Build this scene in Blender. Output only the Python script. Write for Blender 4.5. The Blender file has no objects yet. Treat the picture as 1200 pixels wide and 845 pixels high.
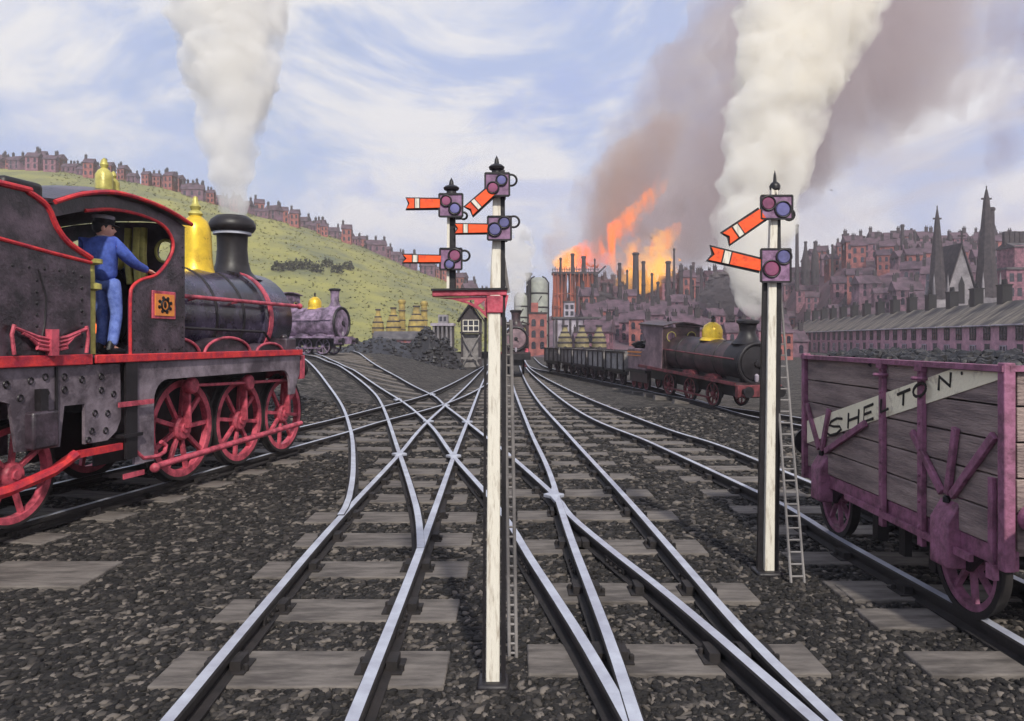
import bpy, bmesh, math, random
import numpy as np
from mathutils import Vector, Matrix, noise
from mathutils.geometry import tessellate_polygon
RND = random.Random(11)
SC = bpy.context.scene
COL = SC.collection
F, CX, HZ, EYE = 900.0, 600.0, 398.0, 2.15
rad = math.radians

def S(t):
    t = min(1.0, max(0.0, t)); return t*t*(3-2*t)

def gz(x, y):
    "height of the yard floor: a low bank rises on the left, a slight dip lies on the right"
    z = 1.25*S((-x-2.5)/6.5)*S((y-18)/14.0)
    z -= 0.29*S((x-5.8)/1.5)*S((y-14)/6.0)
    return z

def G(px, py, h=0.15):
    "ground point seen at a place of the photograph, h above the floor"
    a, b = (px-CX)/F, (HZ-py)/F
    y, st = 2.5, 0.05
    while y < 400:
        if EYE+b*y <= gz(a*y, y)+h: break
        y += st
    lo, hi = y-st, y
    for _ in range(30):
        m = (lo+hi)/2
        if EYE+b*m <= gz(a*m, m)+h: hi = m
        else: lo = m
    return Vector((a*hi, hi, gz(a*hi, hi)+h))

def P(px, py, y):
    return Vector(((px-CX)/F*y, y, EYE+(HZ-py)/F*y))

# ------------------------------------------------------------------ materials
def mat(name, col, rough=0.6, metal=0.0, col2=None, scale=5.0, mixc=0.5, bump=0.15, bscale=40.0, stretch=(1, 1, 1), spec=0.4, ramp=(0.38, 0.66)):
    m = bpy.data.materials.new(name); m.use_nodes = True
    nt = m.node_tree; nd = nt.nodes; lk = nt.links
    b = nd['Principled BSDF']
    b.inputs['Roughness'].default_value = rough; b.inputs['Metallic'].default_value = metal
    b.inputs['Specular IOR Level'].default_value = spec
    tc = nd.new('ShaderNodeTexCoord'); mp = nd.new('ShaderNodeMapping'); mp.inputs['Scale'].default_value = stretch
    lk.new(tc.outputs['Object'], mp.inputs['Vector'])
    n = nd.new('ShaderNodeTexNoise'); n.inputs['Scale'].default_value = scale; n.inputs['Detail'].default_value = 6; n.inputs['Roughness'].default_value = 0.65
    lk.new(mp.outputs['Vector'], n.inputs['Vector'])
    r = nd.new('ShaderNodeValToRGB'); r.color_ramp.elements[0].position = ramp[0]; r.color_ramp.elements[1].position = ramp[1]
    if col2 is None: col2 = tuple(c*mixc for c in col)
    r.color_ramp.elements[0].color = (*col2, 1); r.color_ramp.elements[1].color = (*col, 1)
    lk.new(n.outputs['Fac'], r.inputs['Fac']); lk.new(r.outputs['Color'], b.inputs['Base Color'])
    if bump:
        n2 = nd.new('ShaderNodeTexNoise'); n2.inputs['Scale'].default_value = bscale; n2.inputs['Detail'].default_value = 5
        lk.new(mp.outputs['Vector'], n2.inputs['Vector'])
        bp = nd.new('ShaderNodeBump'); bp.inputs['Strength'].default_value = bump; bp.inputs['Distance'].default_value = 0.02
        lk.new(n2.outputs['Fac'], bp.inputs['Height']); lk.new(bp.outputs['Normal'], b.inputs['Normal'])
        mr = nd.new('ShaderNodeMapRange'); mr.inputs['To Min'].default_value = max(0.05, rough-0.15); mr.inputs['To Max'].default_value = min(1, rough+0.15)
        lk.new(n.outputs['Fac'], mr.inputs['Value']); lk.new(mr.outputs['Result'], b.inputs['Roughness'])
    return m

K = {}
K['engine'] = mat('sooty_engine_paint', (0.13, 0.09, 0.12), 0.36, col2=(0.018, 0.013, 0.017), scale=2.6, bump=0.3, bscale=30, ramp=(0.42, 0.72), spec=0.6)
K['black'] = mat('black_iron', (0.022, 0.019, 0.022), 0.45, mixc=0.5, scale=6)
K['boiler'] = mat('boiler_paint', (0.1, 0.08, 0.14), 0.24, col2=(0.012, 0.01, 0.017), scale=2.2, bump=0.1, spec=0.8, ramp=(0.42, 0.7))
K['red'] = mat('red_lining', (0.76, 0.05, 0.045), 0.5, col2=(0.34, 0.022, 0.045), scale=6, bump=0.25)
K['rose'] = mat('rose_red_paint', (0.6, 0.1, 0.145), 0.5, col2=(0.15, 0.022, 0.035), scale=7, bump=0.3, ramp=(0.3, 0.6))
K['frame'] = mat('grey_frame_plate', (0.3, 0.25, 0.29), 0.5, col2=(0.07, 0.055, 0.068), scale=2.2, bump=0.3)
K['brass'] = mat('polished_brass', (0.9, 0.62, 0.05), 0.3, 0.35, col2=(0.62, 0.4, 0.04), scale=4, bump=0.08)
K['oldbrass'] = mat('tarnished_brass', (0.62, 0.56, 0.16), 0.4, 0.2, col2=(0.34, 0.3, 0.08), scale=6)
K['rail'] = mat('worn_rail_steel', (0.54, 0.57, 0.64), 0.42, 0.15, col2=(0.36, 0.37, 0.44), scale=3, bump=0.06)
K['railside'] = mat('rusty_shade_rail_side', (0.03, 0.025, 0.025), 0.8, col2=(0.014, 0.012, 0.012), scale=9)  # near black, with the shade along the rail sides put into it
K['darkrose'] = mat('grimy_rose_paint', (0.24, 0.055, 0.065), 0.6, col2=(0.06, 0.018, 0.022), scale=4, bump=0.2)
K['sleeper'] = mat('old_sleeper_timber', (0.19, 0.168, 0.15), 0.9, col2=(0.075, 0.065, 0.059), scale=1.8, stretch=(1.4, 6, 6), bump=0.35, bscale=14)
K['white'] = mat('white_post_paint', (0.74, 0.7, 0.6), 0.6, col2=(0.36, 0.3, 0.23), scale=6, stretch=(6, 6, .8), bump=0.35, bscale=30, ramp=(0.3, 0.5))
K['signalred'] = mat('signal_arm_red', (0.9, 0.1, 0.018), 0.5, col2=(0.5, 0.04, 0.02), scale=14, bump=0.15, ramp=(0.25, 0.5))
K['plum'] = mat('plum_iron_paint', (0.3, 0.17, 0.29), 0.55, col2=(0.1, 0.05, 0.095), scale=16, ramp=(0.3, 0.6))
K['wagonwood'] = mat('weathered_wagon_board', (0.37, 0.285, 0.255), 0.85, col2=(0.17, 0.128, 0.125), scale=2.6, stretch=(1, 0.55, 4), bump=0.7, bscale=20)
K['wagoniron'] = mat('magenta_wagon_iron', (0.33, 0.13, 0.215), 0.6, col2=(0.13, 0.052, 0.08), scale=9, bump=0.35, ramp=(0.34, 0.6))
K['cream'] = mat('cream_sign_paint', (0.9, 0.83, 0.62), 0.7, col2=(0.42, 0.34, 0.25), scale=8, ramp=(0.26, 0.46), bump=0.3)
K['ink'] = mat('black_lettering', (0.012, 0.011, 0.012), 0.6, bump=0)
K['coal'] = mat('broken_coal', (0.035, 0.033, 0.036), 0.5, mixc=0.4, scale=9, bump=0.6, bscale=18)
K['glass'] = mat('dark_window_glass', (0.03, 0.03, 0.045), 0.12, bump=0, spec=0.8)
K['lensred'] = mat('ruby_lens', (0.33, 0.08, 0.17), 0.12, bump=0, spec=0.9)
K['lensblue'] = mat('blue_lens', (0.16, 0.15, 0.36), 0.12, bump=0, spec=0.9)
K['lav'] = mat('lavender_engine_paint', (0.36, 0.26, 0.38), 0.5, col2=(0.07, 0.05, 0.075), scale=2.2, ramp=(0.4, 0.66))
K['darkloco'] = mat('grimy_engine_paint', (0.09, 0.055, 0.06), 0.4, col2=(0.015, 0.011, 0.013), scale=2.5)
K['smokebox'] = mat('smokebox_face', (0.3, 0.2, 0.22), 0.6, col2=(0.13, 0.085, 0.1), scale=2)
K['denim'] = mat('blue_overall_cloth', (0.1, 0.17, 0.62), 0.85, col2=(0.05, 0.085, 0.36), scale=9, bump=0.5, bscale=22)
K['trouser'] = mat('pale_blue_trouser_cloth', (0.19, 0.27, 0.66), 0.85, col2=(0.08, 0.13, 0.42), scale=9, bump=0.5, bscale=22)
K['skin'] = mat('skin', (0.72, 0.4, 0.3), 0.55, col2=(0.62, 0.31, 0.24), scale=20, bump=0.03)
K['hair'] = mat('black_hair_and_cap', (0.015, 0.014, 0.02), 0.5, bump=0.1)
K['darkcloth'] = mat('dark_work_cloth', (0.04, 0.035, 0.045), 0.9)
K['brick'] = mat('sooty_pink_brick', (0.36, 0.165, 0.205), 0.85, col2=(0.12, 0.06, 0.08), scale=1.5, bump=0.3, bscale=8)
K['brickb'] = mat('dusky_mauve_brick', (0.25, 0.135, 0.18), 0.85, col2=(0.085, 0.05, 0.07), scale=0.9, bump=0.3, bscale=6)
K['brickc'] = mat('ruddy_brick', (0.44, 0.15, 0.125), 0.85, col2=(0.17, 0.065, 0.065), scale=0.8, bump=0.3, bscale=6)
K['slate'] = mat('sooty_slate', (0.13, 0.12, 0.125), 0.7, col2=(0.05, 0.047, 0.052), scale=1.2, bump=0.4, bscale=5)
K['soot'] = mat('sooted_masonry', (0.075, 0.062, 0.065), 0.85, col2=(0.03, 0.026, 0.03), scale=1.5, bump=0.3, bscale=6)
K['stone'] = mat('grey_gothic_stone', (0.33, 0.31, 0.32), 0.85, col2=(0.14, 0.13, 0.14), scale=0.5, bump=0.3, bscale=4)
K['olive'] = mat('olive_kiln_brick', (0.36, 0.3, 0.15), 0.8, col2=(0.15, 0.125, 0.07), scale=1.0, bump=0.4, bscale=7)
K['kiln'] = mat('yellow_kiln_brick', (0.5, 0.37, 0.1), 0.8, col2=(0.2, 0.15, 0.06), scale=1.0, bump=0.4, bscale=7)
K['stove'] = mat('stove_plate', (0.38, 0.4, 0.34), 0.6, col2=(0.24, 0.25, 0.23), scale=0.7)
K['rust'] = mat('rust_streaked_iron', (0.55, 0.13, 0.06), 0.8, col2=(0.05, 0.032, 0.03), scale=0.55, stretch=(1, 1, 0.12), bump=0.3, bscale=3)
K['pale'] = mat('pale_render', (0.5, 0.46, 0.52), 0.8, col2=(0.2, 0.17, 0.21), scale=0.6)
K['timber'] = mat('grey_box_timber', (0.3, 0.28, 0.27), 0.8, col2=(0.15, 0.14, 0.14), scale=2)
K['scrub'] = mat('dark_scrub_leaf', (0.045, 0.05, 0.025), 0.8, col2=(0.02, 0.022, 0.014), scale=2, bump=0)
K['orange'] = mat('orange_number_plate', (0.86, 0.33, 0.05), 0.4, col2=(0.7, 0.22, 0.06), scale=9)
K['slag'] = mat('grey_slag', (0.12, 0.1, 0.095), 0.95, col2=(0.055, 0.047, 0.05), scale=0.4, bump=0.7, bscale=2)

# ------------------------------------------------------------------ mesh builder
class MB:
    def __init__(s): s.v, s.f, s.m = [], [], []
    def add(s, vs, fs, mi=0):
        o = len(s.v); s.v.extend([tuple(v) for v in vs])
        for f in fs: s.f.append(tuple(i+o for i in f)); s.m.append(mi)
        return s
    def box(s, c, d, mi=0, rot=None):
        vs = [Vector((sx*d[0]/2, sy*d[1]/2, sz*d[2]/2)) for sx in (-1, 1) for sy in (-1, 1) for sz in (-1, 1)]
        if rot is not None: vs = [rot @ v for v in vs]
        c = Vector(c)
        return s.add([v+c for v in vs], [(0, 1, 3, 2), (4, 6, 7, 5), (0, 4, 5, 1), (2, 3, 7, 6), (0, 2, 6, 4), (1, 5, 7, 3)], mi)
    def bar(s, a, b, w, h, mi=0, up=(0, 0, 1)):
        a, b = Vector(a), Vector(b); d = b-a; L = d.length; d.normalize()
        up = Vector(up)
        if abs(d.dot(up)) > 0.99: up = Vector((0, 1, 0))
        sd = d.cross(up).normalized(); u2 = sd.cross(d)
        return s.box((a+b)/2, (L, w, h), mi, Matrix((d, sd, u2)).transposed())
    def tube(s, pts, r, n=8, mi=0, flat=1.0):
        pts = [Vector(p) for p in pts]; k = len(pts)
        rs = r if isinstance(r, (list, tuple)) else [r]*k
        ref = None; vs = []
        for i, p in enumerate(pts):
            t = (pts[min(i+1, k-1)]-pts[max(i-1, 0)]).normalized()
            if ref is None:
                ref = Vector((0, 0, 1)) if abs(t.z) < 0.9 else Vector((0, 1, 0))
            a = t.cross(ref)
            if a.length < 1e-4: a = t.orthogonal()
            a.normalize(); b = a.cross(t).normalized(); ref = b
            for j in range(n):
                q = 2*math.pi*j/n
                vs.append(p+a*math.cos(q)*rs[i]+b*math.sin(q)*rs[i]*flat)
        fs = [(i*n+j, i*n+(j+1) % n, (i+1)*n+(j+1) % n, (i+1)*n+j) for i in range(k-1) for j in range(n)]
        fs += [tuple(range(n-1, -1, -1)), tuple((k-1)*n+j for j in range(n))]
        return s.add(vs, fs, mi)
    def lathe(s, prof, c=(0, 0, 0), axis='z', n=24, mi=0):
        c = Vector(c); vs, fs = [], []
        for r, h in prof:
            for j in range(n):
                q = 2*math.pi*j/n; a, b = r*math.cos(q), r*math.sin(q)
                v = {'z': (a, b, h), 'x': (h, a, b), 'y': (b, h, a)}[axis]
                vs.append(c+Vector(v))
        k = len(prof)
        for i in range(k-1):
            for j in range(n): fs.append((i*n+j, i*n+(j+1) % n, (i+1)*n+(j+1) % n, (i+1)*n+j))
        if tuple(prof[0]) == tuple(prof[-1]): return s.add(vs, fs, mi)
        if prof[0][0] > 1e-5: fs.append(tuple(range(n-1, -1, -1)))
        if prof[-1][0] > 1e-5: fs.append(tuple((k-1)*n+j for j in range(n)))
        return s.add(vs, fs, mi)
    def plate(s, outer, fn, t0, t1, holes=(), mi=0):
        "flat sheet with holes between depths t0 and t1; fn(a, b, depth) -> point"
        loops = [list(outer)]+[list(h) for h in holes]
        flat = [p for l in loops for p in l]
        tris = tessellate_polygon([[Vector((p[0], p[1], 0)) for p in l] for l in loops])
        n = len(flat); vs = [fn(p[0], p[1], t0) for p in flat]+[fn(p[0], p[1], t1) for p in flat]
        fs = [tuple(t) for t in tris]+[tuple(i+n for i in reversed(t)) for t in tris]
        o = 0
        for l in loops:
            k = len(l)
            for i in range(k): fs.append((o+i, o+(i+1) % k, o+(i+1) % k+n, o+i+n))
            o += k
        return s.add(vs, fs, mi)
    def ball(s, c, r, n=12, mi=0):
        r = (r, r, r) if isinstance(r, (int, float)) else r; c = Vector(c); k = n//2+1
        vs, fs = [], []
        for i in range(1, k):
            a = math.pi*i/k
            for j in range(n):
                q = 2*math.pi*j/n
                vs.append(c+Vector((r[0]*math.sin(a)*math.cos(q), r[1]*math.sin(a)*math.sin(q), r[2]*math.cos(a))))
        for i in range(k-2):
            for j in range(n): fs.append((i*n+j, i*n+(j+1) % n, (i+1)*n+(j+1) % n, (i+1)*n+j))
        vs += [c+Vector((0, 0, r[2])), c-Vector((0, 0, r[2]))]; a, b = len(vs)-2, len(vs)-1
        for j in range(n): fs += [(a, (j+1) % n, j), (b, (k-2)*n+j, (k-2)*n+(j+1) % n)]
        return s.add(vs, fs, mi)
    def ring(s, c, R_, r, axis='y', n=20, k=6, mi=0):
        prof = [(R_+r*math.cos(2*math.pi*(i % k)/k), r*math.sin(2*math.pi*(i % k)/k)) for i in range(k+1)]
        return s.lathe(prof, c, axis, n, mi)
    def build(s, name, mats, parent=None, bevel=0.0, recalc=True, sharp=38):
        me = bpy.data.meshes.new(name); me.from_pydata(s.v, [], s.f)
        if not isinstance(mats, (list, tuple)): mats = [mats]
        for m in mats: me.materials.append(K[m] if isinstance(m, str) else m)
        me.polygons.foreach_set('material_index', s.m)
        if recalc:
            bm = bmesh.new(); bm.from_mesh(me)
            bmesh.ops.remove_doubles(bm, verts=bm.verts, dist=1e-6) if len(s.v) < 4000 else None
            bmesh.ops.recalc_face_normals(bm, faces=bm.faces); bm.to_mesh(me); bm.free()
        me.polygons.foreach_set('use_smooth', [True]*len(me.polygons))
        me.set_sharp_from_angle(angle=rad(sharp)); me.update()
        o = bpy.data.objects.new(name, me); COL.objects.link(o)
        if parent is not None: o.parent = parent
        if bevel:
            b = o.modifiers.new('edge_wear', 'BEVEL'); b.width = bevel; b.segments = 2; b.limit_method = 'ANGLE'; b.angle_limit = rad(50)
        return o

def tag(o, label=None, cat=None, group=None, kind=None):
    if label: o['label'] = label
    if cat: o['category'] = cat
    if group: o['group'] = group
    if kind: o['kind'] = kind
    return o

def thing(name, label, cat, loc=(0, 0, 0), rz=0.0, group=None):
    o = bpy.data.objects.new(name, None); COL.objects.link(o); o.empty_display_size = 0.2
    o.location = loc; o.rotation_euler = (0, 0, rz)
    return tag(o, label, cat, group)

def copy_tree(o, parent=None):
    c = o.copy(); COL.objects.link(c); c.parent = parent
    for ch in list(o.children):
        if ch.name in COL.objects: copy_tree(ch, c)
    return c

def circ(a, b, r, n=20, rb=None):
    rb = rb or r
    return [(a+r*math.cos(2*math.pi*i/n), b+rb*math.sin(2*math.pi*i/n)) for i in range(n)]

def catmull(pts, step=0.35):
    out = []; n = len(pts)
    for i in range(n-1):
        p0, p1, p2, p3 = pts[max(i-1, 0)], pts[i], pts[i+1], pts[min(i+2, n-1)]
        if i == 0: p0 = p1-(p2-p1)
        if i == n-2: p3 = p2+(p2-p1)
        k = max(1, int((p2-p1).length/step))
        for j in range(k):
            t = j/k
            out.append(0.5*((2*p1)+(p2-p0)*t+(2*p0-5*p1+4*p2-p3)*t*t+(3*p1-p0-3*p2+p3)*t**3))
    out.append(pts[-1].copy())
    return out
def sm(pts, step=0.06): return catmull([Vector(p) for p in pts], step)
K['terracebrick'] = mat('pink_terrace_brick', (0.62, 0.33, 0.41), 0.85, col2=(0.34, 0.17, 0.22), scale=1.1, bump=0.3, bscale=8)
K['townroof'] = mat('plum_grey_town_slate', (0.15, 0.092, 0.122), 0.85, col2=(0.045, 0.032, 0.04), scale=0.6, bump=0.4, bscale=5)
#PART2
# ------------------------------------------------------------------ ground
def grid_mesh(name, xs, ys, fz, m):
    nx, ny = len(xs), len(ys)
    vs = [(x, y, fz(x, y)) for y in ys for x in xs]
    fs = [(j*nx+i, j*nx+i+1, (j+1)*nx+i+1, (j+1)*nx+i) for j in range(ny-1) for i in range(nx-1)]
    me = bpy.data.meshes.new(name); me.from_pydata(vs, [], fs); me.materials.append(m)
    me.polygons.foreach_set('use_smooth', [True]*len(fs)); me.update()
    o = bpy.data.objects.new(name, me); COL.objects.link(o); return o

def ballast_mat(name, bright=1.0):
    m = bpy.data.materials.new(name); m.use_nodes = True; nt = m.node_tree; nd, lk = nt.nodes, nt.links
    b = nd['Principled BSDF']; b.inputs['Roughness'].default_value = 0.9; b.inputs['Specular IOR Level'].default_value = 0.25
    tc = nd.new('ShaderNodeTexCoord'); mp = nd.new('ShaderNodeMapping'); mp.inputs['Scale'].default_value = (0.55, 1.2, 1)
    lk.new(tc.outputs['Object'], mp.inputs['Vector'])
    v = nd.new('ShaderNodeTexVoronoi'); v.inputs['Scale'].default_value = 13; v.inputs['Randomness'].default_value = 1
    lk.new(mp.outputs['Vector'], v.inputs['Vector'])
    n = nd.new('ShaderNodeTexNoise'); n.inputs['Scale'].default_value = 2.6; n.inputs['Detail'].default_value = 8; n.inputs['Roughness'].default_value = 0.7
    lk.new(mp.outputs['Vector'], n.inputs['Vector'])
    sx = nd.new('ShaderNodeSeparateColor'); lk.new(v.outputs['Color'], sx.inputs['Color'])
    mx = nd.new('ShaderNodeMath'); mx.operation = 'MULTIPLY_ADD'; mx.inputs[1].default_value = 0.5
    lk.new(sx.outputs['Red'], mx.inputs[0]); lk.new(n.outputs['Fac'], mx.inputs[2])
    r = nd.new('ShaderNodeValToRGB'); e = r.color_ramp.elements
    e[0].position = 0.5; e[0].color = (0.012, 0.011, 0.0105, 1)
    e[1].position = 1.1; e[1].color = (0.125*bright, 0.11*bright, 0.098*bright, 1)
    q = e.new(0.72); q.color = (0.036*bright, 0.033*bright, 0.03*bright, 1)
    lk.new(mx.outputs[0], r.inputs['Fac']); lk.new(r.outputs['Color'], b.inputs['Base Color'])
    bp = nd.new('ShaderNodeBump'); bp.inputs['Strength'].default_value = 0.9; bp.inputs['Distance'].default_value = 0.05; bp.invert = True
    lk.new(v.outputs['Distance'], bp.inputs['Height']); lk.new(bp.outputs['Normal'], b.inputs['Normal'])
    return m
K['ballast'] = ballast_mat('ash_and_ballast')
xs = [-420, -260, -160, -100, -70, -50, -38, -30]+[-25+0.5*i for i in range(81)]+[20, 30, 38, 50, 70, 100, 160, 260, 420, 700]
ys = [-30, -15, -6, 0]+[1+0.5*i for i in range(100)]+[54, 60, 70, 85, 105, 140, 200, 300, 500, 1200]
xs = sorted(set(xs))
ground = grid_mesh('ground', xs, ys, gz, K['ballast']); tag(ground, kind='structure')

# ------------------------------------------------------------------ rails
NEAR = lambda x: HZ+(796-x)*0.279
TH = rad(12.27); FW = Vector((math.sin(TH), math.cos(TH), 0)); LF = Vector((-math.cos(TH), math.sin(TH), 0))
l_near = [(x, NEAR(x)) for x in (-330, -160, -40, 60, 160, 260, 330, 404)]+[(442, 495.5), (486, 484), (520, 474), (547, 463), (566, 453), (578, 445)]
l_far = [G(x, NEAR(x))+LF*1.44 for x in (-160, -40, 60, 160, 260, 330, 404)]+[G(*p) for p in ((444, 478), (499, 463), (535, 447), (558, 434), (569, 428))]
RAILS = {
 'AL': [(120, 928), (195, 845), (300, 720), (395, 610), (468, 532), (503, 492), (547, 452), (568, 430), (574, 425)],
 'AR': [(382, 915), (412, 845), (490, 650), (532, 534), (548, 493), (566, 447), (577, 425)],
 'B1': [(355, 415), (378, 421), (400, 430), (432, 454), (448, 475), (468, 531), (484, 580), (491, 612), (493, 642)],
 'B2': [(340, 408.5), (360, 411.5), (378, 417), (400, 427), (420, 437), (466, 467), (501, 495), (531, 534), (568, 576), (597, 614), (620, 652), (655, 706), (690, 762), (737, 845), (768, 905)],
 'B3': [(384, 405.5), (407, 409.5), (428, 419), (470, 444), (505, 462), (522, 475.5), (547, 494.5), (568, 511), (594, 531), (648, 579), (668, 604), (710, 640), (790, 703), (955, 845), (1012, 896)],
 'CC': [(352, 419), (380, 445), (400, 474), (411, 505), (414, 545), (409, 584), (399, 604)],
 'D1': [(597.5, 425), (600, 447), (617, 494), (641, 547), (655, 590), (672, 640), (712, 745), (745, 845), (764, 905)],
 'D2': [(608, 425), (613, 440), (628, 466), (665, 508), (722, 570), (784, 640), (870, 738), (980, 845), (1040, 905)],
 'F1': [(612, 424), (622, 437), (671, 477), (764, 519), (887, 576), (935, 601), (985, 632), (1130, 712), (1200, 753), (1300, 812)],
 'F2': [(614, 421.5), (623, 433), (665, 456), (761, 495), (835, 519), (887, 539), (1030, 600), (1165, 666), (1275, 716)],
 'G1': [(614, 419), (622, 430), (665, 438.5), (699, 445.5), (750, 456), (792, 465), (887, 489), (993, 508), (1080, 526)],
}
RP = {k: [G(*p) for p in v] for k, v in RAILS.items()}
RP['L1'] = [G(*p) for p in l_near]; RP['L2'] = l_far
g1 = RP['G1']; RP['G2'] = []
for i, p in enumerate(g1):
    t = (g1[min(i+1, len(g1)-1)]-g1[max(i-1, 0)]); t.z = 0; t.normalize()
    RP['G2'].append(p+Vector((-t.y, t.x, 0))*1.1)
RC = {k: catmull(v) for k, v in RP.items()}
for k in RC:
    for p in RC[k]: p.z = gz(p.x, p.y)+0.15
RLAB = {
 'AL': 'left rail of the track that runs to the bottom left corner', 'AR': 'right rail of the bottom left track, ending left of the tall white post',
 'B1': 'curving rail that joins the bottom left track from the far left engine', 'B2': 'rail curving from the far left engine behind the white post to the bottom centre',
 'B3': 'outer rail curving from the lavender engine across the diamonds to the bottom right', 'CC': 'short bent rail beside the front of the big left engine',
 'D1': 'left rail of the middle track under the small oncoming engine', 'D2': 'right rail of the middle track under the small oncoming engine',
 'F1': 'long pale rail under the near wheels of the coal wagon', 'F2': 'pale rail under the far wheels of the coal wagon',
 'G1': 'thin rail in front of the dark engine with the yellow dome', 'G2': 'rail behind the wheels of the dark engine with the yellow dome',
 'L1': 'near rail under the big left engine and its tender', 'L2': 'far rail under the big left engine and its tender'}
def rail_mesh(pts, dz):
    prof = [(-.036, .0), (.036, .0), (.046, -.012), (.046, -.05), (.018, -.062), (.018, -.1), (.085, -.115), (.085, -.13), (-.085, -.13), (-.085, -.115), (-.018, -.1), (-.018, -.062), (-.046, -.05), (-.046, -.012)]  # foot widened so its black strip deepens the shadow beside the rail
    n = len(prof); mb = MB(); vs = []
    for i, p in enumerate(pts):
        t = pts[min(i+1, len(pts)-1)]-pts[max(i-1, 0)]; t.z = 0; t.normalize(); s = Vector((t.y, -t.x, 0))
        for a, b in prof: vs.append(p+s*a+Vector((0, 0, b+dz)))
    for i in range(len(pts)-1):
        for j in range(n):
            mb.f.append((i*n+j, (i+1)*n+j, (i+1)*n+(j+1) % n, i*n+(j+1) % n)); mb.m.append(0 if j == 0 else 1)
    mb.f += [tuple(range(n)), tuple(reversed([(len(pts)-1)*n+j for j in range(n)]))]; mb.m += [1, 1]
    mb.v = [tuple(v) for v in vs]
    return mb
for i, (k, pts) in enumerate(RC.items()):
    mb = rail_mesh(pts, 0.0022*(i % 7))
    for j in range(6, len(pts)-6, 9):
        if pts[j].y < 15:
            t = (pts[j+1]-pts[j]).normalized(); s_ = Vector((t.y, -t.x, 0))
            for sg in (-1, 1):
                c_ = pts[j]+Vector((0, 0, -.08))+s_*sg*.036; mb.bar(c_-t*.24, c_+t*.24, .03, .055, 1)
                for q in (-.17, -.06, .06, .17): mb.ball(c_+t*q+s_*sg*.02, .018, 6, 1)
    o = mb.build('rail', ['rail', 'railside'], recalc=True, sharp=25)
    tag(o, RLAB[k], 'rail', 'steel rails of the station throat')
FROG = [((468, 532), 'leftmost bright crossing piece where two rails meet, beside the bottom left track'), ((502, 493.5), 'bright crossing piece in the middle of the diamond of rails'),
        ((547.5, 494), 'bright crossing piece next to the tall white post, upper one'), ((522, 475), 'bright crossing piece at the top of the diamond near the post'),
        ((531.5, 534), 'bright crossing piece near the tall white post, lower one'), ((466, 468), 'bright crossing piece left of the diamond on the long near engine rail'),
        ((506, 462), 'farthest bright crossing piece, below the signal cabin'), ((649, 580), 'bright crossing piece on the middle track right of the white post')]
for i, (p, l) in enumerate(FROG):
    c = G(*p); mb = MB()
    st = [(0.72*math.cos(math.pi*j/4)*(0.19 if j % 2 == 0 else 0.1), math.sin(math.pi*j/4)*(0.5 if j % 4 == 2 else 0.2 if j % 2 == 0 else 0.15)) for j in range(8)]
    mb.plate(st, lambda a, b, d: Vector((a, b, d)), -0.03, 0.0165)
    o = mb.build('rail_crossing', 'rail', bevel=0.01); o.location = c
    tag(o, l, 'rail crossing', 'cast crossings of the diamond')

# ------------------------------------------------------------------ sleepers
SLP = []
def x_at(k, y):
    pts = RC[k]; best = None
    for a, b in zip(pts, pts[1:]):
        if (a.y-y)*(b.y-y) <= 0 and abs(a.y-b.y) > 1e-6:
            t = (y-a.y)/(b.y-a.y); x = a.x+(b.x-a.x)*t
            if best is None: best = x
    return best
sl_protos = {}
def sleeper(c, L, w, yaw, rails, label, near):
    n = len(SLP); dz = 0.0009*(n % 14)
    o = MB().box((0, 0, -0.05), (L, w, 0.17)).build('sleeper', 'sleeper', bevel=0.012)
    z = gz(c[0], c[1])
    sx = (gz(c[0]+0.6*math.cos(yaw), c[1]+0.6*math.sin(yaw))-gz(c[0]-0.6*math.cos(yaw), c[1]-0.6*math.sin(yaw)))/1.2
    sy = (gz(c[0]-0.6*math.sin(yaw), c[1]+0.6*math.cos(yaw))-gz(c[0]+0.6*math.sin(yaw), c[1]-0.6*math.cos(yaw)))/1.2
    o.location = (c[0], c[1], z+dz-0.006); o.rotation_euler = (math.atan(sy), -math.atan(sx), yaw)
    tag(o, label, 'sleeper', 'timber sleepers under the tracks')
    SLP.append((c[0], c[1], L/2, w/2, yaw))
    if near:
        for rx in rails:
            mb = MB(); mb.box((rx-0.075, 0, 0.067), (0.07, 0.2, 0.075)).box((rx+0.08, 0, 0.067), (0.07, 0.16, 0.075)).box((rx, 0, 0.038), (0.3, 0.24, 0.016))
            mb.lathe([(.018, .03), (.018, .075), (.01, .082)], (rx-0.13, 0.05, 0), n=8).lathe([(.018, .03), (.018, .075), (.01, .082)], (rx+0.14, -0.05, 0), n=8)
            mb.build('chair', 'railside', o)
def track(ks, y0, y1, step, w, label, extl=0.45, extr=0.45, lim=17, first=None):
    y = y0; i = 0
    while y < y1:
        xv = [x_at(k, y) for k in ks]; xv = sorted(x for x in xv if x is not None)
        if len(xv) >= 2:
            el, er = extl+RND.uniform(-.08, .08), extr+RND.uniform(-.08, .08)
            a, b = xv[0]-el, xv[-1]+er; cx = (a+b)/2
            lab = first if (i == 0 and first) else label
            sleeper((cx, y), b-a, w*RND.uniform(.92, 1.06), 0.0, [x-cx for x in xv], lab, y < lim)
        y += step*RND.uniform(.95, 1.05)*(1.0 if y < 20 else 1.25); i += 1
track(['AL', 'AR'], 4.97, 13.6, 1.07, 0.52, 'broad grey sleeper under the bottom left track', 0.4, 0.42, first='widest sleeper across the bottom left track, nearest the viewer')
track(['AL', 'AR', 'L1'], 14.9, 34, 1.25, 0.42, 'grey sleeper under the crossing diamonds left of the tall white post')
track(['D1', 'D2', 'B3'], 5.1, 12.2, 1.4, 0.5, 'broad grey sleeper under the middle tracks right of the white post', 0.5, 0.45, first='widest sleeper across the middle tracks, nearest the viewer')
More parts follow.
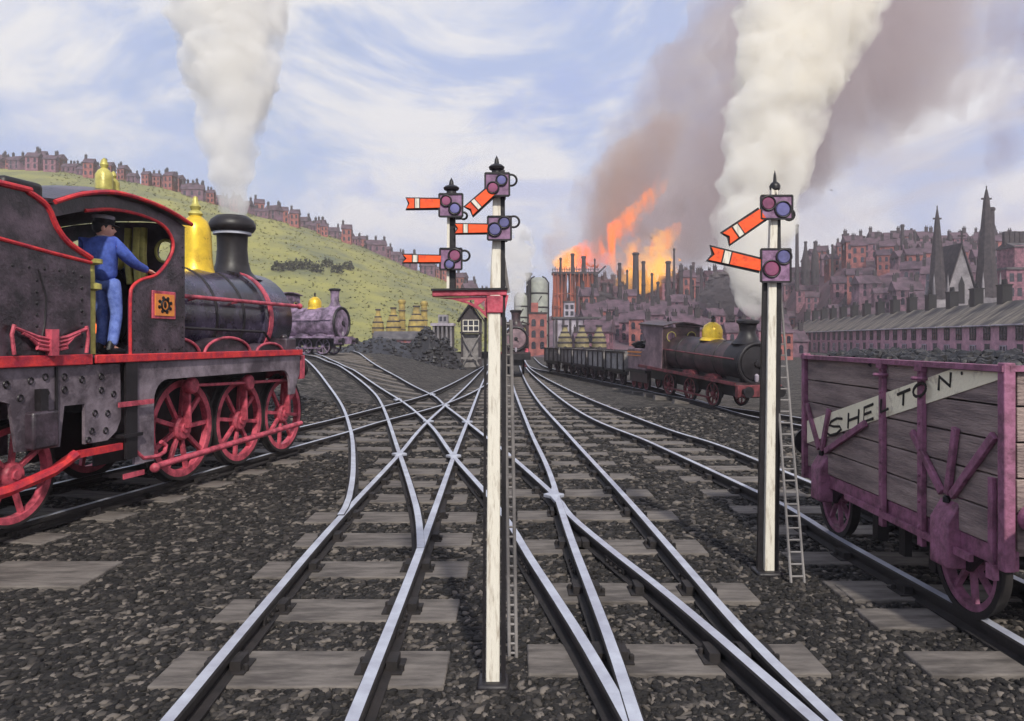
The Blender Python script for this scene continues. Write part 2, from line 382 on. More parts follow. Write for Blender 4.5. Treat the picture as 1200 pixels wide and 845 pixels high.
track(['D1', 'D2'], 13.2, 48, 1.15, 0.4, 'grey sleeper under the middle track ahead of the small oncoming engine')
track(['F1', 'F2'], 4.3, 44, 1.05, 0.42, 'sleeper under the pale track of the coal wagon', 0.55, 0.45)
track(['G1', 'G2'], 16.5, 34, 1.2, 0.4, 'dark sleeper under the engine with the yellow dome', 0.5, 0.4, lim=0)
o1 = G(213, NEAR(213)); o1.z = 0
LO = o1+LF*0.72
for i in range(15):
    c = LO+FW*(-6.0+1.05*i)
    sleeper((c.x, c.y), 2.5, 0.42, -TH, [-0.72, 0.72], 'sleeper under the big left engine' if i > 1 else 'sleeper end beside the tender wheel at the left edge', i < 12)
for i, p in enumerate(RC['B2']):
    if i % 4 == 0 and p.y > 24:
        q = min(RC['B3'], key=lambda r: (r-p).length); m = (p+q)/2; d = q-p
        if d.length < 3.2: sleeper((m.x, m.y), d.length+0.9, 0.4, math.atan2(d.y, d.x), [], 'sleeper of the curved track below the lavender engine', False)

for x0, x1, yy0, yy1, l in ((-70, 118, 655, 692, 'broad loose slab lying at the lower left edge beside the engine track'), (1092, 1198, 764, 792, 'broad slab at the lower right corner below the wagon rail'), (1030, 1105, 714, 737, 'short slab end left of the near wagon wheel'), (985, 1050, 680, 697, 'small slab end beside the foot of the right signal ladder')):
    a_, b_ = G(x0, yy1, .03), G(x1, (yy0+yy1)/2, .03); yt_ = G(x0, yy0, .03).y
    sleeper(((a_.x+b_.x)/2, (a_.y+yt_)/2), b_.x-a_.x, min(.75, yt_-a_.y), 0.0, [], l, False)
# ------------------------------------------------------------------ loose stones (stuff)
def stones(name, n, ylo, yhi, smin, smax, seed):
    rg = np.random.default_rng(seed)
    t = (1+5**.5)/2
    bv = np.array([(-1, t, 0), (1, t, 0), (-1, -t, 0), (1, -t, 0), (0, -1, t), (0, 1, t), (0, -1, -t), (0, 1, -t), (t, 0, -1), (t, 0, 1), (-t, 0, -1), (-t, 0, 1)], float)
    bv /= np.linalg.norm(bv[0])
    bf = np.array([(0, 11, 5), (0, 5, 1), (0, 1, 7), (0, 7, 10), (0, 10, 11), (1, 5, 9), (5, 11, 4), (11, 10, 2), (10, 7, 6), (7, 1, 8), (3, 9, 4), (3, 4, 2), (3, 2, 6), (3, 6, 8), (3, 8, 9), (4, 9, 5), (2, 4, 11), (6, 2, 10), (8, 6, 7), (9, 8, 1)])
    y = ylo*(yhi/ylo)**rg.random(n)
    x = (rg.random(n)*2-1)*(0.78*y+1.2)
    keep = np.ones(n, bool)
    for cx, cy, hl, hw, yaw in SLP:
        dx, dy = x-cx, y-cy; u = dx*math.cos(yaw)+dy*math.sin(yaw); v = -dx*math.sin(yaw)+dy*math.cos(yaw)
        inside = (np.abs(u) < hl-.02) & (np.abs(v) < hw-.02)
        keep &= ~(inside & (rg.random(n) > 0.012))
    x, y = x[keep], y[keep]; n = len(x)
    z = np.array([gz(a, b) for a, b in zip(x, y)])
    s = rg.uniform(smin, smax, n)*(0.6+y/13)
    sc = np.stack([s*rg.uniform(1.0, 2.6, n), s*rg.uniform(.7, 1.25, n), s*rg.uniform(.45, .8, n)], 1)
    q = rg.random(n)*math.pi*2
    jit = rg.uniform(.65, 1.2, (n, 12, 1))
    v = bv[None]*jit*sc[:, None, :]
    ca, sa = np.cos(q*0.35)[:, None], np.sin(q*0.35)[:, None]
    vx = v[:, :, 0]*ca-v[:, :, 1]*sa; vy = v[:, :, 0]*sa+v[:, :, 1]*ca
    v = np.stack([vx+x[:, None], vy+y[:, None], v[:, :, 2]+(z+sc[:, 2]*0.25)[:, None]], 2).reshape(-1, 3)
    f = (bf[None]+12*np.arange(n)[:, None, None]).reshape(-1, 3)
    me = bpy.data.meshes.new(name); me.vertices.add(len(v)); me.vertices.foreach_set('co', v.ravel())
    me.loops.add(len(f)*3); me.loops.foreach_set('vertex_index', f.ravel().astype(np.int32))
    me.polygons.add(len(f)); me.polygons.foreach_set('loop_start', np.arange(0, len(f)*3, 3, dtype=np.int32))
    me.update(calc_edges=True)
    o = bpy.data.objects.new(name, me); COL.objects.link(o)
    m = bpy.data.materials.new('ballast_stone'); m.use_nodes = True; nt = m.node_tree; nd, lk = nt.nodes, nt.links
    b = nd['Principled BSDF']; b.inputs['Roughness'].default_value = 0.85; b.inputs['Specular IOR Level'].default_value = 0.3
    g = nd.new('ShaderNodeNewGeometry'); r = nd.new('ShaderNodeValToRGB'); e = r.color_ramp.elements
    e[0].position = 0.0; e[0].color = (0.012, 0.011, 0.011, 1); e[1].position = 1.0; e[1].color = (0.165, 0.143, 0.124, 1)
    k = e.new(0.55); k.color = (0.022, 0.02, 0.019, 1); k = e.new(0.8); k.color = (0.05, 0.044, 0.04, 1)
    lk.new(g.outputs['Random Per Island'], r.inputs['Fac']); lk.new(r.outputs['Color'], b.inputs['Base Color'])
    me.materials.append(m)
    return tag(o, 'loose grey and black ballast stones between the rails and sleepers', 'ballast', kind='stuff')
stones('ballast_stones', 105000, 3.7, 24.0, 0.011, 0.032, 5)

# ------------------------------------------------------------------ hills
def lerp_tab(tab, x):
    if x <= tab[0][0]: return tab[0][1]
    for (a, b), (c, d) in zip(tab, tab[1:]):
        if x <= c:
            t = (x-a)/(c-a); return b+(d-b)*t
    return tab[-1][1]
RIDGE_L = [(-500, 215), (0, 208), (60, 211), (130, 219), (200, 232), (250, 248), (300, 262), (360, 277), (430, 300), (480, 320), (520, 334), (560, 356), (590, 388), (600, 398)]
RIDGE_R = [(600, 398), (640, 372), (690, 352), (780, 346), (850, 336), (930, 318), (1000, 304), (1080, 300), (1200, 296), (1500, 300), (1800, 330)]
def hz_l(x, y):
    p = CX+F*x/y; zr = (HZ-lerp_tab(RIDGE_L, p))/F*280
    return (zr+2.15)*S((y-88)/192.0)*(1 if y < 290 else 1-0.3*S((y-290)/80))-0.4+0.5*noise.noise((x*.05, y*.05, 0))*S((y-95)/40)+1.25*0
TA = Vector((48.6, 67)); TN_ = Vector((104, -13)).normalized()
def hz_r(x, y):
    p = CX+F*x/y; zr = (HZ-lerp_tab(RIDGE_R, p))/F*260
    sb = (x-TA.x)*TN_.x+(y-TA.y)*TN_.y; b = S((p-885)/35); fl = 1-b+b*S((sb-5)/20)
    return (zr+2.15)*fl*S((y-66)/194.0)*(1 if y < 270 else 1-0.3*S((y-270)/80))-0.5+0.4*noise.noise((x*.06, y*.06, 3))*S((y-80)/40)
def hill(name, p0, p1, dp, y0, y1, dy, fz, m, base):
    ps = [p0+dp*i for i in range(int((p1-p0)/dp)+1)]; yv = [y0+dy*i for i in range(int((y1-y0)/dy)+1)]
    vs = [((p-CX)/F*y, y, fz((p-CX)/F*y, y)+base) for y in yv for p in ps]; n = len(ps)
    fs = [(j*n+i, j*n+i+1, (j+1)*n+i+1, (j+1)*n+i) for j in range(len(yv)-1) for i in range(n-1)]
    me = bpy.data.meshes.new(name); me.from_pydata(vs, [], fs); me.materials.append(m)
    me.polygons.foreach_set('use_smooth', [True]*len(fs)); me.update()
    o = bpy.data.objects.new(name, me); COL.objects.link(o); return tag(o, kind='structure')
K['grass'] = mat('dry_yellow_green_grass', (0.3, 0.285, 0.08), 0.95, col2=(0.12, 0.135, 0.075), scale=0.05, bump=0.7, bscale=0.7, ramp=(0.34, 0.6))
K['moor'] = mat('mauve_sooty_hillside', (0.24, 0.135, 0.165), 0.95, col2=(0.075, 0.052, 0.063), scale=0.09, bump=0.5, bscale=0.6)
hill('hill_grass', -520, 600, 10, 85, 360, 6, hz_l, K['grass'], 1.2)
hill('hill_town', 590, 1850, 10, 64, 350, 6, hz_r, K['moor'], 0)
def on_l(px, y): x = (px-CX)/F*y; return Vector((x, y, hz_l(x, y)+1.2))
def on_r(px, y): x = (px-CX)/F*y; return Vector((x, y, max(hz_r(x, y), gz(x, y))))
def tussocks(name, n, seed):
    rg = np.random.default_rng(seed); V, Fc = [], []
    for i in range(n):
        y = rg.uniform(92, 282); px = rg.uniform(60, 588); p = on_l(px, y); s = rg.uniform(.15, .5)*(.5+y/260)
        for j in range(5):
            a = rg.uniform(0, 6.28); c, d = math.cos(a), math.sin(a); o = len(V); l = rg.uniform(.5, 1.3)*s
            V += [(p.x-d*.35*s, p.y+c*.35*s, p.z-.1), (p.x+d*.35*s, p.y-c*.35*s, p.z-.1), (p.x+c*l*1.2, p.y+d*l*.8, p.z+l*.7)]; Fc.append((o, o+1, o+2))
    me = bpy.data.meshes.new(name); me.from_pydata(V, [], Fc); me.materials.append(K['tuss']); me.update()
    o = bpy.data.objects.new(name, me); COL.objects.link(o); tag(o, 'rough grass tussocks on the green hill', 'grass', kind='stuff')
K['tuss'] = mat('tussock_grass', (0.33, 0.315, 0.085), 0.95, col2=(0.17, 0.18, 0.075), scale=0.03, bump=0)
tussocks('grass_tussocks', 5200, 9)
#PART3
# ------------------------------------------------------------------ big left engine
def XZ(y): return lambda a, b, d: Vector((a, y+d, b))
def YZ(x): return lambda a, b, d: Vector((x+d, a, b))
def wheel_bm(r, nsp, wd=0.1):
    mb = MB(); ri = r*0.80
    mb.lathe([(ri, -wd/2), (ri, wd/2), (r*.94, wd/2), (r*.94, -wd/2), (ri, -wd/2)], axis='y', n=40)
    mb.lathe([(r*.2, -wd*.8), (r*.24, -wd*.5), (r*.24, wd*.5), (r*.1, wd*.5)], axis='y', n=20)
    mb.lathe([(r*.0, -wd*1.05), (r*.1, -wd*1.05), (r*.1, -wd*.7)], axis='y', n=16)
    for i in range(nsp):
        a = 2*math.pi*i/nsp+0.13; d = Vector((math.sin(a), 0, math.cos(a)))
        mb.bar(d*r*.15, d*ri*1.02, r*.085, wd*.55, up=(0, 1, 0))
    return mb
def add_wheel(parent, c, r, nsp=10, m='rose', tm='railside', face=-1, name='wheel', wd=0.1):
    o = wheel_bm(r, nsp, wd).build(name, m, parent, bevel=0.006); o.location = c
    if face > 0: o.rotation_euler = (0, 0, math.pi)
    t = MB().lathe([(r*.93, -wd*.52), (r*.995, -wd*.52), (r, wd*.3), (r*1.05, wd*.42), (r*1.05, wd*.6), (r*.93, wd*.6), (r*.93, -wd*.52)], axis='y', n=44).build('tyre', tm, o)
    return o
def arc_pts(cu, cz, ru, rz_, y, n=14): return [(cu-ru*math.cos(math.pi*i/n), y, cz+rz_*math.sin(math.pi*i/n)) for i in range(n+1)]

RZ = math.pi/2-TH
E1 = thing('steam_locomotive', 'big black tender engine with red lining and brass dome filling the left edge', 'locomotive', LO, RZ)
MB().box((.27, 0, 1.91), (4.95, 2.32, .06)).build('running_plate', 'engine', E1)
MB().box((.27, -1.175, 1.925), (4.95, .03, .1)).box((.27, 1.175, 1.925), (4.95, .03, .1)).build('plate_edge', 'red', E1, bevel=.01)
def valance(y):
    arc = [(-1.15+.27*(1-math.cos(a)), 1.36+.27*math.sin(a)) for a in [math.pi/2*i/6 for i in range(7)]]
    arc2 = [(2.12+.25*math.sin(a), 1.38+.25*math.cos(a)) for a in [math.pi/2*i/6 for i in range(7)]]
    pts = [(-1.5, .6), (-1.15, .6)]+arc+arc2+[(2.37, 1.2), (2.55, 1.2), (2.62, 1.42), (2.72, 1.55), (2.74, 1.87), (-1.5, 1.87)]
    return MB().plate(pts, XZ(y), -.02, .02)
valance(-1.12).build('valance', 'frame', E1); valance(1.12).build('valance', 'frame', E1)
MB().box((.6, -.5, 1.2), (4.1, .04, 1.3)).box((.6, .5, 1.2), (4.1, .04, 1.3)).box((.6, 0, 1.5), (3.6, .9, .6)).build('main_frame', 'black', E1)
for u, r in ((-.1, .74), (1.36, .7), (2.75, .68)):
    for s in (-1, 1):
        wl = add_wheel(E1, (u, .76*s, .15+r), r, 9 if r > .7 else 8, face=s)
        if s < 0:
            MB().bar((.0, -.12, 0), (-.02, -.12, .6), .05, .12, up=(0, 1, 0)).lathe([(.09, -.2), (.09, -.1)], (-.02, 0, .6), axis='y', n=14).build('crank', 'rose', wl, bevel=.01)
MB().bar((-.12, -.97, 1.5), (1.34, -.97, 1.46), .045, .06, up=(0, 1, 0)).bar((1.34, -.97, 1.46), (2.73, -.97, 1.44), .045, .06, up=(0, 1, 0)).lathe([(.1, -.05), (.12, -.02), (.12, .04)], (-.12, -.97, 1.5), 'y', 16).lathe([(.11, -.05), (.13, -.02), (.13, .04)], (1.34, -.97, 1.46), 'y', 16).lathe([(.07, -.05), (.08, .04)], (2.73, -.97, 1.44), 'y', 14).build('coupling_rod', 'rose', E1, bevel=.012)
MB().tube([(-1.12, -1.13, .5), (-1.0, -1.13, .52), (2.78, -1.13, .66)], .045, 10).ball((-1.12, -1.13, .5), .065, 12).build('guard_rail', 'rose', E1)
MB().tube([(-1.55, -1.13, .95), (-1.5, -1.13, .78), (-1.35, -1.13, .66), (-1.05, -1.13, .64), (-.93, -1.13, .68), (-.9, -1.13, .76), (-1.0, -1.13, .82)], .028, 8).build('sand_pipe', 'rose', E1)
st = MB().box((-1.6, -1.16, 1.3), (.2, .03, 1.2)).box((-1.6, -1.05, .5), (.34, .3, .04)).box((-1.6, -1.05, .98), (.34, .3, .04)).build('cab_step', 'black', E1)
MB().box((-1.6, -1.2, .5), (.36, .02, .06)).build('step_edge', 'rose', st); MB().box((-1.55, -1.2, 1.37), (.62, .02, .06)).build('step_edge', 'rose', st)
for cu, ru, h in ((-.73, .6, .24), (.58, .6, .24), (1.78, .42, .15)):
    for s in (-1, 1):
        f = arc_pts(cu, 1.94, ru, h, 0)
        sp = MB().plate([(p[0], p[2]) for p in f], XZ(-1.08*s), -.28 if s < 0 else -.0, 0.0 if s < 0 else .28).build('splasher', 'engine', E1)
        if s > 0: MB().tube([(p[0], -1.1, p[2]) for p in f], .022, 8).build('beading', 'rose', sp)
MB().lathe([(.0, -.56), (.8, -.56), (.8, 2.1), (.78, 2.1)], (0, 0, 2.5), 'x', 48).build('boiler', 'boiler', E1)
for u in (-.1, .75, 1.5): MB().lathe([(.8, u-.03), (.812, u-.025), (.812, u+.025), (.8, u+.03)], (0, 0, 2.5), 'x', 48).build('boiler_band', 'black', E1)
sb = MB().lathe([(.84, 2.08), (.845, 2.12), (.845, 3.0), (.8, 3.06), (.0, 3.06)], (0, 0, 2.5), 'x', 48).box((2.55, 0, 1.9), (.95, 1.3, .5)).build('smokebox', 'boiler', E1)
MB().lathe([(.845, 2.2), (.865, 2.2), (.865, 2.32), (.845, 2.32)], (0, 0, 2.5), 'x', 48).build('smokebox_ring', 'rose', sb)
MB().lathe([(.7, 3.06), (.66, 3.1), (.3, 3.17), (0, 3.18)], (0, 0, 2.5), 'x', 36).build('smokebox_door', 'black', sb)
MB().tube([(-.5, -.93, 2.76), (3.1, -.93, 2.76)], .032, 10).ball((3.12, -.93, 2.76), .055).build('handrail', 'rose', E1)
hp = MB()
for u in (.1, 1.2, 2.3): hp.tube([(u, -.93, 2.76), (u, -.74, 2.72)], .018, 6)
hp.build('handrail_pillar', 'rose', E1)
dm = MB().lathe([(.36, 3.14), (.33, 3.2), (.285, 3.3), (.26, 3.5), (.25, 3.8), (.235, 3.95), (.19, 4.08), (.11, 4.15), (.09, 4.17)], (1.36, 0, 0), n=32).build('dome', 'brass', E1)
MB().lathe([(.09, 4.16), (.12, 4.2), (.1, 4.24), (.07, 4.26), (.09, 4.32), (.05, 4.38), (.035, 4.48), (.0, 4.5)], (1.36, 0, 0), n=16).build('safety_valve', 'oldbrass', dm)
ch = MB().lathe([(.52, 3.2), (.4, 3.26), (.32, 3.36), (.275, 3.52), (.255, 3.75), (.265, 4.0), (.3, 4.06)], (2.42, 0, 0), n=36).build('chimney', 'black', E1)
MB().lathe([(.3, 4.03), (.36, 4.06), (.4, 4.12), (.4, 4.18), (.36, 4.26), (.27, 4.33), (.2, 4.33), (.2, 4.1)], (2.42, 0, 0), n=36).build('chimney_cap', 'black', ch)
MB().lathe([(.305, 4.0), (.325, 4.0), (.325, 4.045), (.305, 4.045)], (2.42, 0, 0), n=36).build('chimney_collar', 'rail', ch)
MB().box((2.83, 0, 1.66), (.14, 2.3, .42)).build('buffer_beam', 'rose', E1, bevel=.01)
for s in (-1, 1): MB().lathe([(.1, 2.9), (.08, 3.15), (.2, 3.18), (.2, 3.22), (0, 3.24)], (0, .85*s, 1.62), 'x', 20).build('buffer', 'black', E1)
# cab
roof = [(-.5, 3.70), (-.9, 3.80), (-1.33, 3.86), (-1.93, 3.87), (-2.45, 3.76), (-2.85, 3.60)]
opening = [(-2.75, 3.48), (-2.33, 3.61), (-1.93, 3.69), (-1.49, 3.71), (-1.1, 3.67), (-.9, 3.59), (-.79, 3.46), (-.8, 3.32), (-.93, 3.14), (-1.13, 2.98), (-1.4, 2.9), (-1.56, 2.8), (-1.6, 2.64), (-1.6, 1.94)]
side = [(-.53, 1.94), (-.53, 3.68)]+[(a, b-.02) for a, b in roof]+opening
cs = MB().plate(side, XZ(-1.13), -.015, .015)
for i in range(12): cs.ball((-.58, -1.147, 2.05+.135*i), (.014, .008, .014), 6, 1)
for i in range(7): cs.ball((-1.52+.145*i, -1.147, 2.02), (.014, .008, .014), 6, 1)
for i in range(6): cs.ball((-1.52, -1.147, 2.14+.12*i), (.014, .008, .014), 6, 1)
cs = cs.build('cab_side', ['engine', 'black'], E1)
MB().tube([(-.5, -.9, 2.32), (.6, -.92, 2.3), (1.9, -.92, 2.28), (2.1, -.9, 2.15)], .022, 8).build('injector_pipe', 'black', E1)
MB().box((2.45, -.98, 2.06), (.34, .3, .22)).lathe([(.06, 2.16), (.06, 2.22), (.02, 2.24)], (2.45, -.98, 0), n=12).build('sand_box', 'engine', E1, bevel=.02)
MB().tube(sm([(a, -1.15, b) for a, b in opening[1:]]), .021, 8).build('beading', 'red', cs)
MB().plate(side, XZ(1.13), -.015, .015).build('cab_side', 'engine', E1)
rf = MB()
nn = len(roof)
vs = [(a, y, b+dz+.1*(1-(y/1.22)**2)) for dz in (0, .05) for y in (-1.22, -.8, -.4, 0, .4, .8, 1.22) for a, b in roof]
fs = []
for l in range(2):
    for j in range(6):
        for i in range(nn-1):
            q = l*7*nn+j*nn+i; fs.append((q, q+1, q+nn+1, q+nn))
for j in range(6):
    for i in (0, nn-1): q = j*nn+i; fs.append((q, q+nn, q+nn+7*nn, q+7*nn))
for i in range(nn-1):
    for j in (0, 6): q = j*nn+i; fs.append((q, q+1, q+1+7*nn, q+7*nn))
rf.add(vs, fs); rfo = rf.build('cab_roof', 'engine', E1)
MB().tube(sm([(a, -1.235, b+.015) for a, b in roof]), .027, 8).build('roof_edge', 'red', rfo)
for u, y, s in ((-1.86, -1.0, 1.0), (-1.68, -.98, .72)):
    MB().lathe([(.1*s, 3.9), (.1*s, 3.9+.22*s), (.07*s, 3.9+.27*s), (.035*s, 3.9+.3*s), (.05*s, 3.9+.34*s), (.03*s, 3.9+.4*s), (0, 3.9+.43*s)], (u, y, 0), n=16).build('whistle', 'oldbrass', E1)
win = [circ(-.86, 3.36, .13, 20, .17), circ(.5, 3.36, .3, 20, .2)]
fp = MB().plate([(-1.11, 1.94), (1.11, 1.94), (1.11, 3.7), (.6, 3.76), (0, 3.785), (-.6, 3.76), (-1.11, 3.7)], YZ(-.53), -.02, .02, win).build('cab_front', 'engine', E1)
MB().ring((-.55, -.86, 3.36), .15, .022, 'x').build('window_rim', 'oldbrass', fp)
MB().lathe([(0, -.85), (.55, -.85), (.62, -.8), (.62, -.57)], (0, .25, 2.62), 'x', 32).build('backhead', 'black', E1)
K['fire'] = bpy.data.materials.new('firebox_glow'); K['fire'].use_nodes = True
fn = K['fire'].node_tree.nodes; fb = fn['Principled BSDF']; fb.inputs['Base Color'].default_value = (.6, .1, .02, 1); fb.inputs['Emission Color'].default_value = (1, .16, .02, 1); fb.inputs['Emission Strength'].default_value = 3.0
MB().lathe([(0, -.9), (.14, -.9), (.16, -.86)], (0, .12, 2.3), 'x', 20).build('firehole', 'fire', E1)
for y, w_, z0 in ((-.4, .05, 2.9), (-.56, .07, 2.75), (-.64, .05, 2.7)):
    MB().tube([(-.7, y, 3.66), (-.72, y, 3.3), (-.72, y-.05, z0)], w_, 10).build('steam_pipe', 'oldbrass', E1)
MB().lathe([(.09, -.8), (.1, -.76), (.1, -.7)], (0, -.25, 3.2), 'x', 18).lathe([(.09, -.8), (.1, -.76), (.1, -.7)], (0, .05, 3.3), 'x', 18).build('gauge', 'oldbrass', E1)
MB().box((-1.4, 0, 1.93), (1.7, 2.2, .05)).build('cab_floor', 'timber', E1)
pl = MB().box((-.98, -1.155, 2.6), (.46, .02, .36)).build('number_plate', 'rose', E1, bevel=.006)
MB().box((-.98, -1.17, 2.6), (.38, .012, .28)).build('plate_field', 'orange', pl)
cr = MB().ring((-.98, -1.178, 2.6), .075, .016, 'y', 18, 5)
for a in range(8):
    q = a*math.pi/4+.3; cr.ball((-.98+.12*math.cos(q), -1.178, 2.6+.095*math.sin(q)), (.03, .008, .024), 8)
cr.ball((-.98, -1.178, 2.6), (.03, .008, .045), 8).build('crest', 'ink', pl)

# ------------------------------------------------------------------ tender
TN = thing('locomotive_tender', 'riveted black coal tender with curved red lined sides behind the big left engine', 'tender', LO+FW*-4.0, RZ)
def tnb(mb, name, m, parent=None, **k):
    o = mb.build(name, m, parent or TN, **k)
    if parent is None: o.location = (4.0, 0, 0)
    return o
tside = [(-5.7, 1.97), (-5.7, 3.68), (-3.3, 3.68), (-3.12, 3.66), (-2.87, 3.55), (-2.75, 3.37), (-2.58, 3.21), (-2.25, 3.07), (-2.25, 1.97)]
for s in (-1, 1):
    rv = MB().plate(tside, XZ(1.13*s), -.02, .02)
    if s > 0: tnb(rv, 'tank_side', 'engine')
    if s < 0:
        for i in range(7): rv.ball((-2.38, -1.15, 2.08+.13*i), (.022, .012, .022), 8, 1)
        for i in range(14): rv.ball((-2.5-.2*i, -1.15, 2.9), (.018, .01, .018), 8, 1)
        for i in range(7): rv.ball((-3.0, -1.15, 2.05+.12*i), (.018, .01, .018), 8, 1)
        rv.tube([(-2.98, -1.15, 2.0), (-2.9, -1.15, 2.3), (-2.88, -1.15, 2.6), (-2.98, -1.15, 2.88)], .012, 6, 1)
        t = tnb(rv, 'tank_side', ['engine', 'black'])
        tnb(MB().tube(sm([(-5.7, -1.15, 3.7), (-3.3, -1.15, 3.7), (-3.12, -1.15, 3.68), (-2.87, -1.15, 3.57), (-2.75, -1.15, 3.38), (-2.58, -1.15, 3.22), (-2.24, -1.15, 3.08)]), .034, 8), 'top_beading', 'red', t)
        tnb(MB().tube([(-5.7, -1.15, 3.38), (-3.45, -1.15, 3.15), (-2.8, -1.15, 3.08), (-2.24, -1.15, 3.03)], .022, 8), 'lower_beading', 'red', t)
tnb(MB().box((-4.0, 0, 2.5), (3.3, 2.2, 1.0)), 'tank', 'black')
tnb(MB().box((-3.12, -.95, 3.45), (.5, .34, .72)), 'tool_box', 'black', bevel=.05)
tnb(MB().box((-4.0, -1.17, 1.925), (3.5, .03, .12)).box((-4.0, 1.17, 1.925), (3.5, .03, .12)), 'plate_edge', 'red', bevel=.01)
tnb(MB().box((-4.0, 0, 1.91), (3.48, 2.3, .06)), 'running_plate', 'black')
fr = [(-5.7, 1.05), (-3.9, 1.05), (-3.75, 1.5), (-3.5, 1.56), (-3.3, 1.5), (-3.22, 1.0), (-2.66, .98), (-2.6, 1.42), (-2.3, 1.42), (-2.3, .96), (-1.95, .96), (-1.8, 1.05), (-1.72, 1.2), (-1.74, 1.86), (-5.7, 1.86)]
tnb(MB().plate(fr, XZ(1.1), -.02, .02), 'side_frame', 'frame')
rv = MB().plate(fr, XZ(-1.1), -.02, .02)
for u, z in ((-3.05, 1.72), (-2.86, 1.75), (-2.6, 1.74), (-2.6, 1.6), (-2.35, 1.7), (-2.05, 1.72), (-2.05, 1.56), (-3.18, 1.55), (-2.85, 1.58), (-2.15, 1.3), (-2.2, 1.1), (-1.95, 1.28), (-1.98, 1.08), (-2.25, 1.0), (-2.78, 1.3), (-3.35, 1.7), (-3.6, 1.72), (-1.85, 1.5)):
    rv.ring((u, -1.125, z), .032, .01, 'y', 12, 5, 1)
f1 = tnb(rv, 'side_frame', ['frame', 'black'])
tnb(MB().box((-2.72, -1.13, 1.48), (.03, .02, .75)), 'frame_seam', 'black', f1)
sp = MB()
for i in range(4): sp.tube([(-2.85-(.48-.1*i), -1.2, 2.27-.05*i), (-2.85-.2, -1.2, 2.18-.04*i), (-2.85, -1.2, 2.15-.04*i), (-2.85+.2, -1.2, 2.18-.04*i), (-2.85+(.48-.1*i), -1.2, 2.27-.05*i)], .02, 6)
sp.box((-2.85, -1.2, 2.12), (.1, .08, .28)).tube([(-3.33, -1.2, 2.0), (-3.36, -1.2, 2.2), (-3.33, -1.2, 2.3)], .02, 6).tube([(-2.37, -1.2, 2.0), (-2.34, -1.2, 2.2), (-2.37, -1.2, 2.3)], .02, 6)
tnb(sp, 'leaf_spring', 'rose')
for u in (-2.95, -4.6):
    tnb(MB().box((u, -1.15, 1.2), (.34, .16, .4)), 'axle_box', 'engine', bevel=.03)
    tnb(MB().box((u, -1.15, 1.5), (.1, .1, .26)), 'spring_pin', 'black')
    for s in (-1, 1):
        wl = add_wheel(TN, (4.0+u, .76*s, .15+.56), .56, 7, face=s)
tnb(MB().tube([(-5.6, -1.1, .5), (-3.3, -1.1, .62), (-2.75, -1.1, .72), (-2.42, -1.1, .86)], .06, 8), 'guard_bar', 'red')
tnb(MB().bar((-2.4, -1.12, .86), (-1.72, -1.12, .86), .05, .08), 'step_bar', 'red')
bc = MB().lathe([(.055, 1.98), (.055, 2.72), (.12, 2.74), (.12, 2.8), (.05, 2.82), (.045, 3.02), (.13, 3.04), (.13, 3.09), (0, 3.1)], (-2.08, -1.0, 0), n=16)
tnb(bc, 'brake_column', 'oldbrass')

# ------------------------------------------------------------------ people
def skin_layer(me):
    if not me.skin_vertices:
        bm = bmesh.new(); bm.from_mesh(me); bm.verts.layers.skin.verify(); bm.to_mesh(me); bm.free()
    return me.skin_vertices[0].data
def skin(name, joints, edges, m, parent=None, sub=2, root=0):
    me = bpy.data.meshes.new(name); me.from_pydata([j[:3] for j in joints], edges, [])
    o = bpy.data.objects.new(name, me); COL.objects.link(o)
    md = o.modifiers.new('s', 'SKIN'); md.use_smooth_shade = True
    ld = skin_layer(me)
    for i, j in enumerate(joints):
        rr = j[3] if isinstance(j[3], tuple) else (j[3], j[3]); ld[i].radius = rr; ld[i].use_root = (i == root)
    s = o.modifiers.new('u', 'SUBSURF'); s.levels = s.render_levels = sub
    bpy.context.view_layer.update()
    dg = bpy.context.evaluated_depsgraph_get(); nm = bpy.data.meshes.new_from_object(o.evaluated_get(dg))
    bpy.data.objects.remove(o)
    nm.materials.clear(); nm.materials.append(K[m]); nm.polygons.foreach_set('use_smooth', [True]*len(nm.polygons))
    o = bpy.data.objects.new(name, nm); COL.objects.link(o); o.parent = parent
    return o
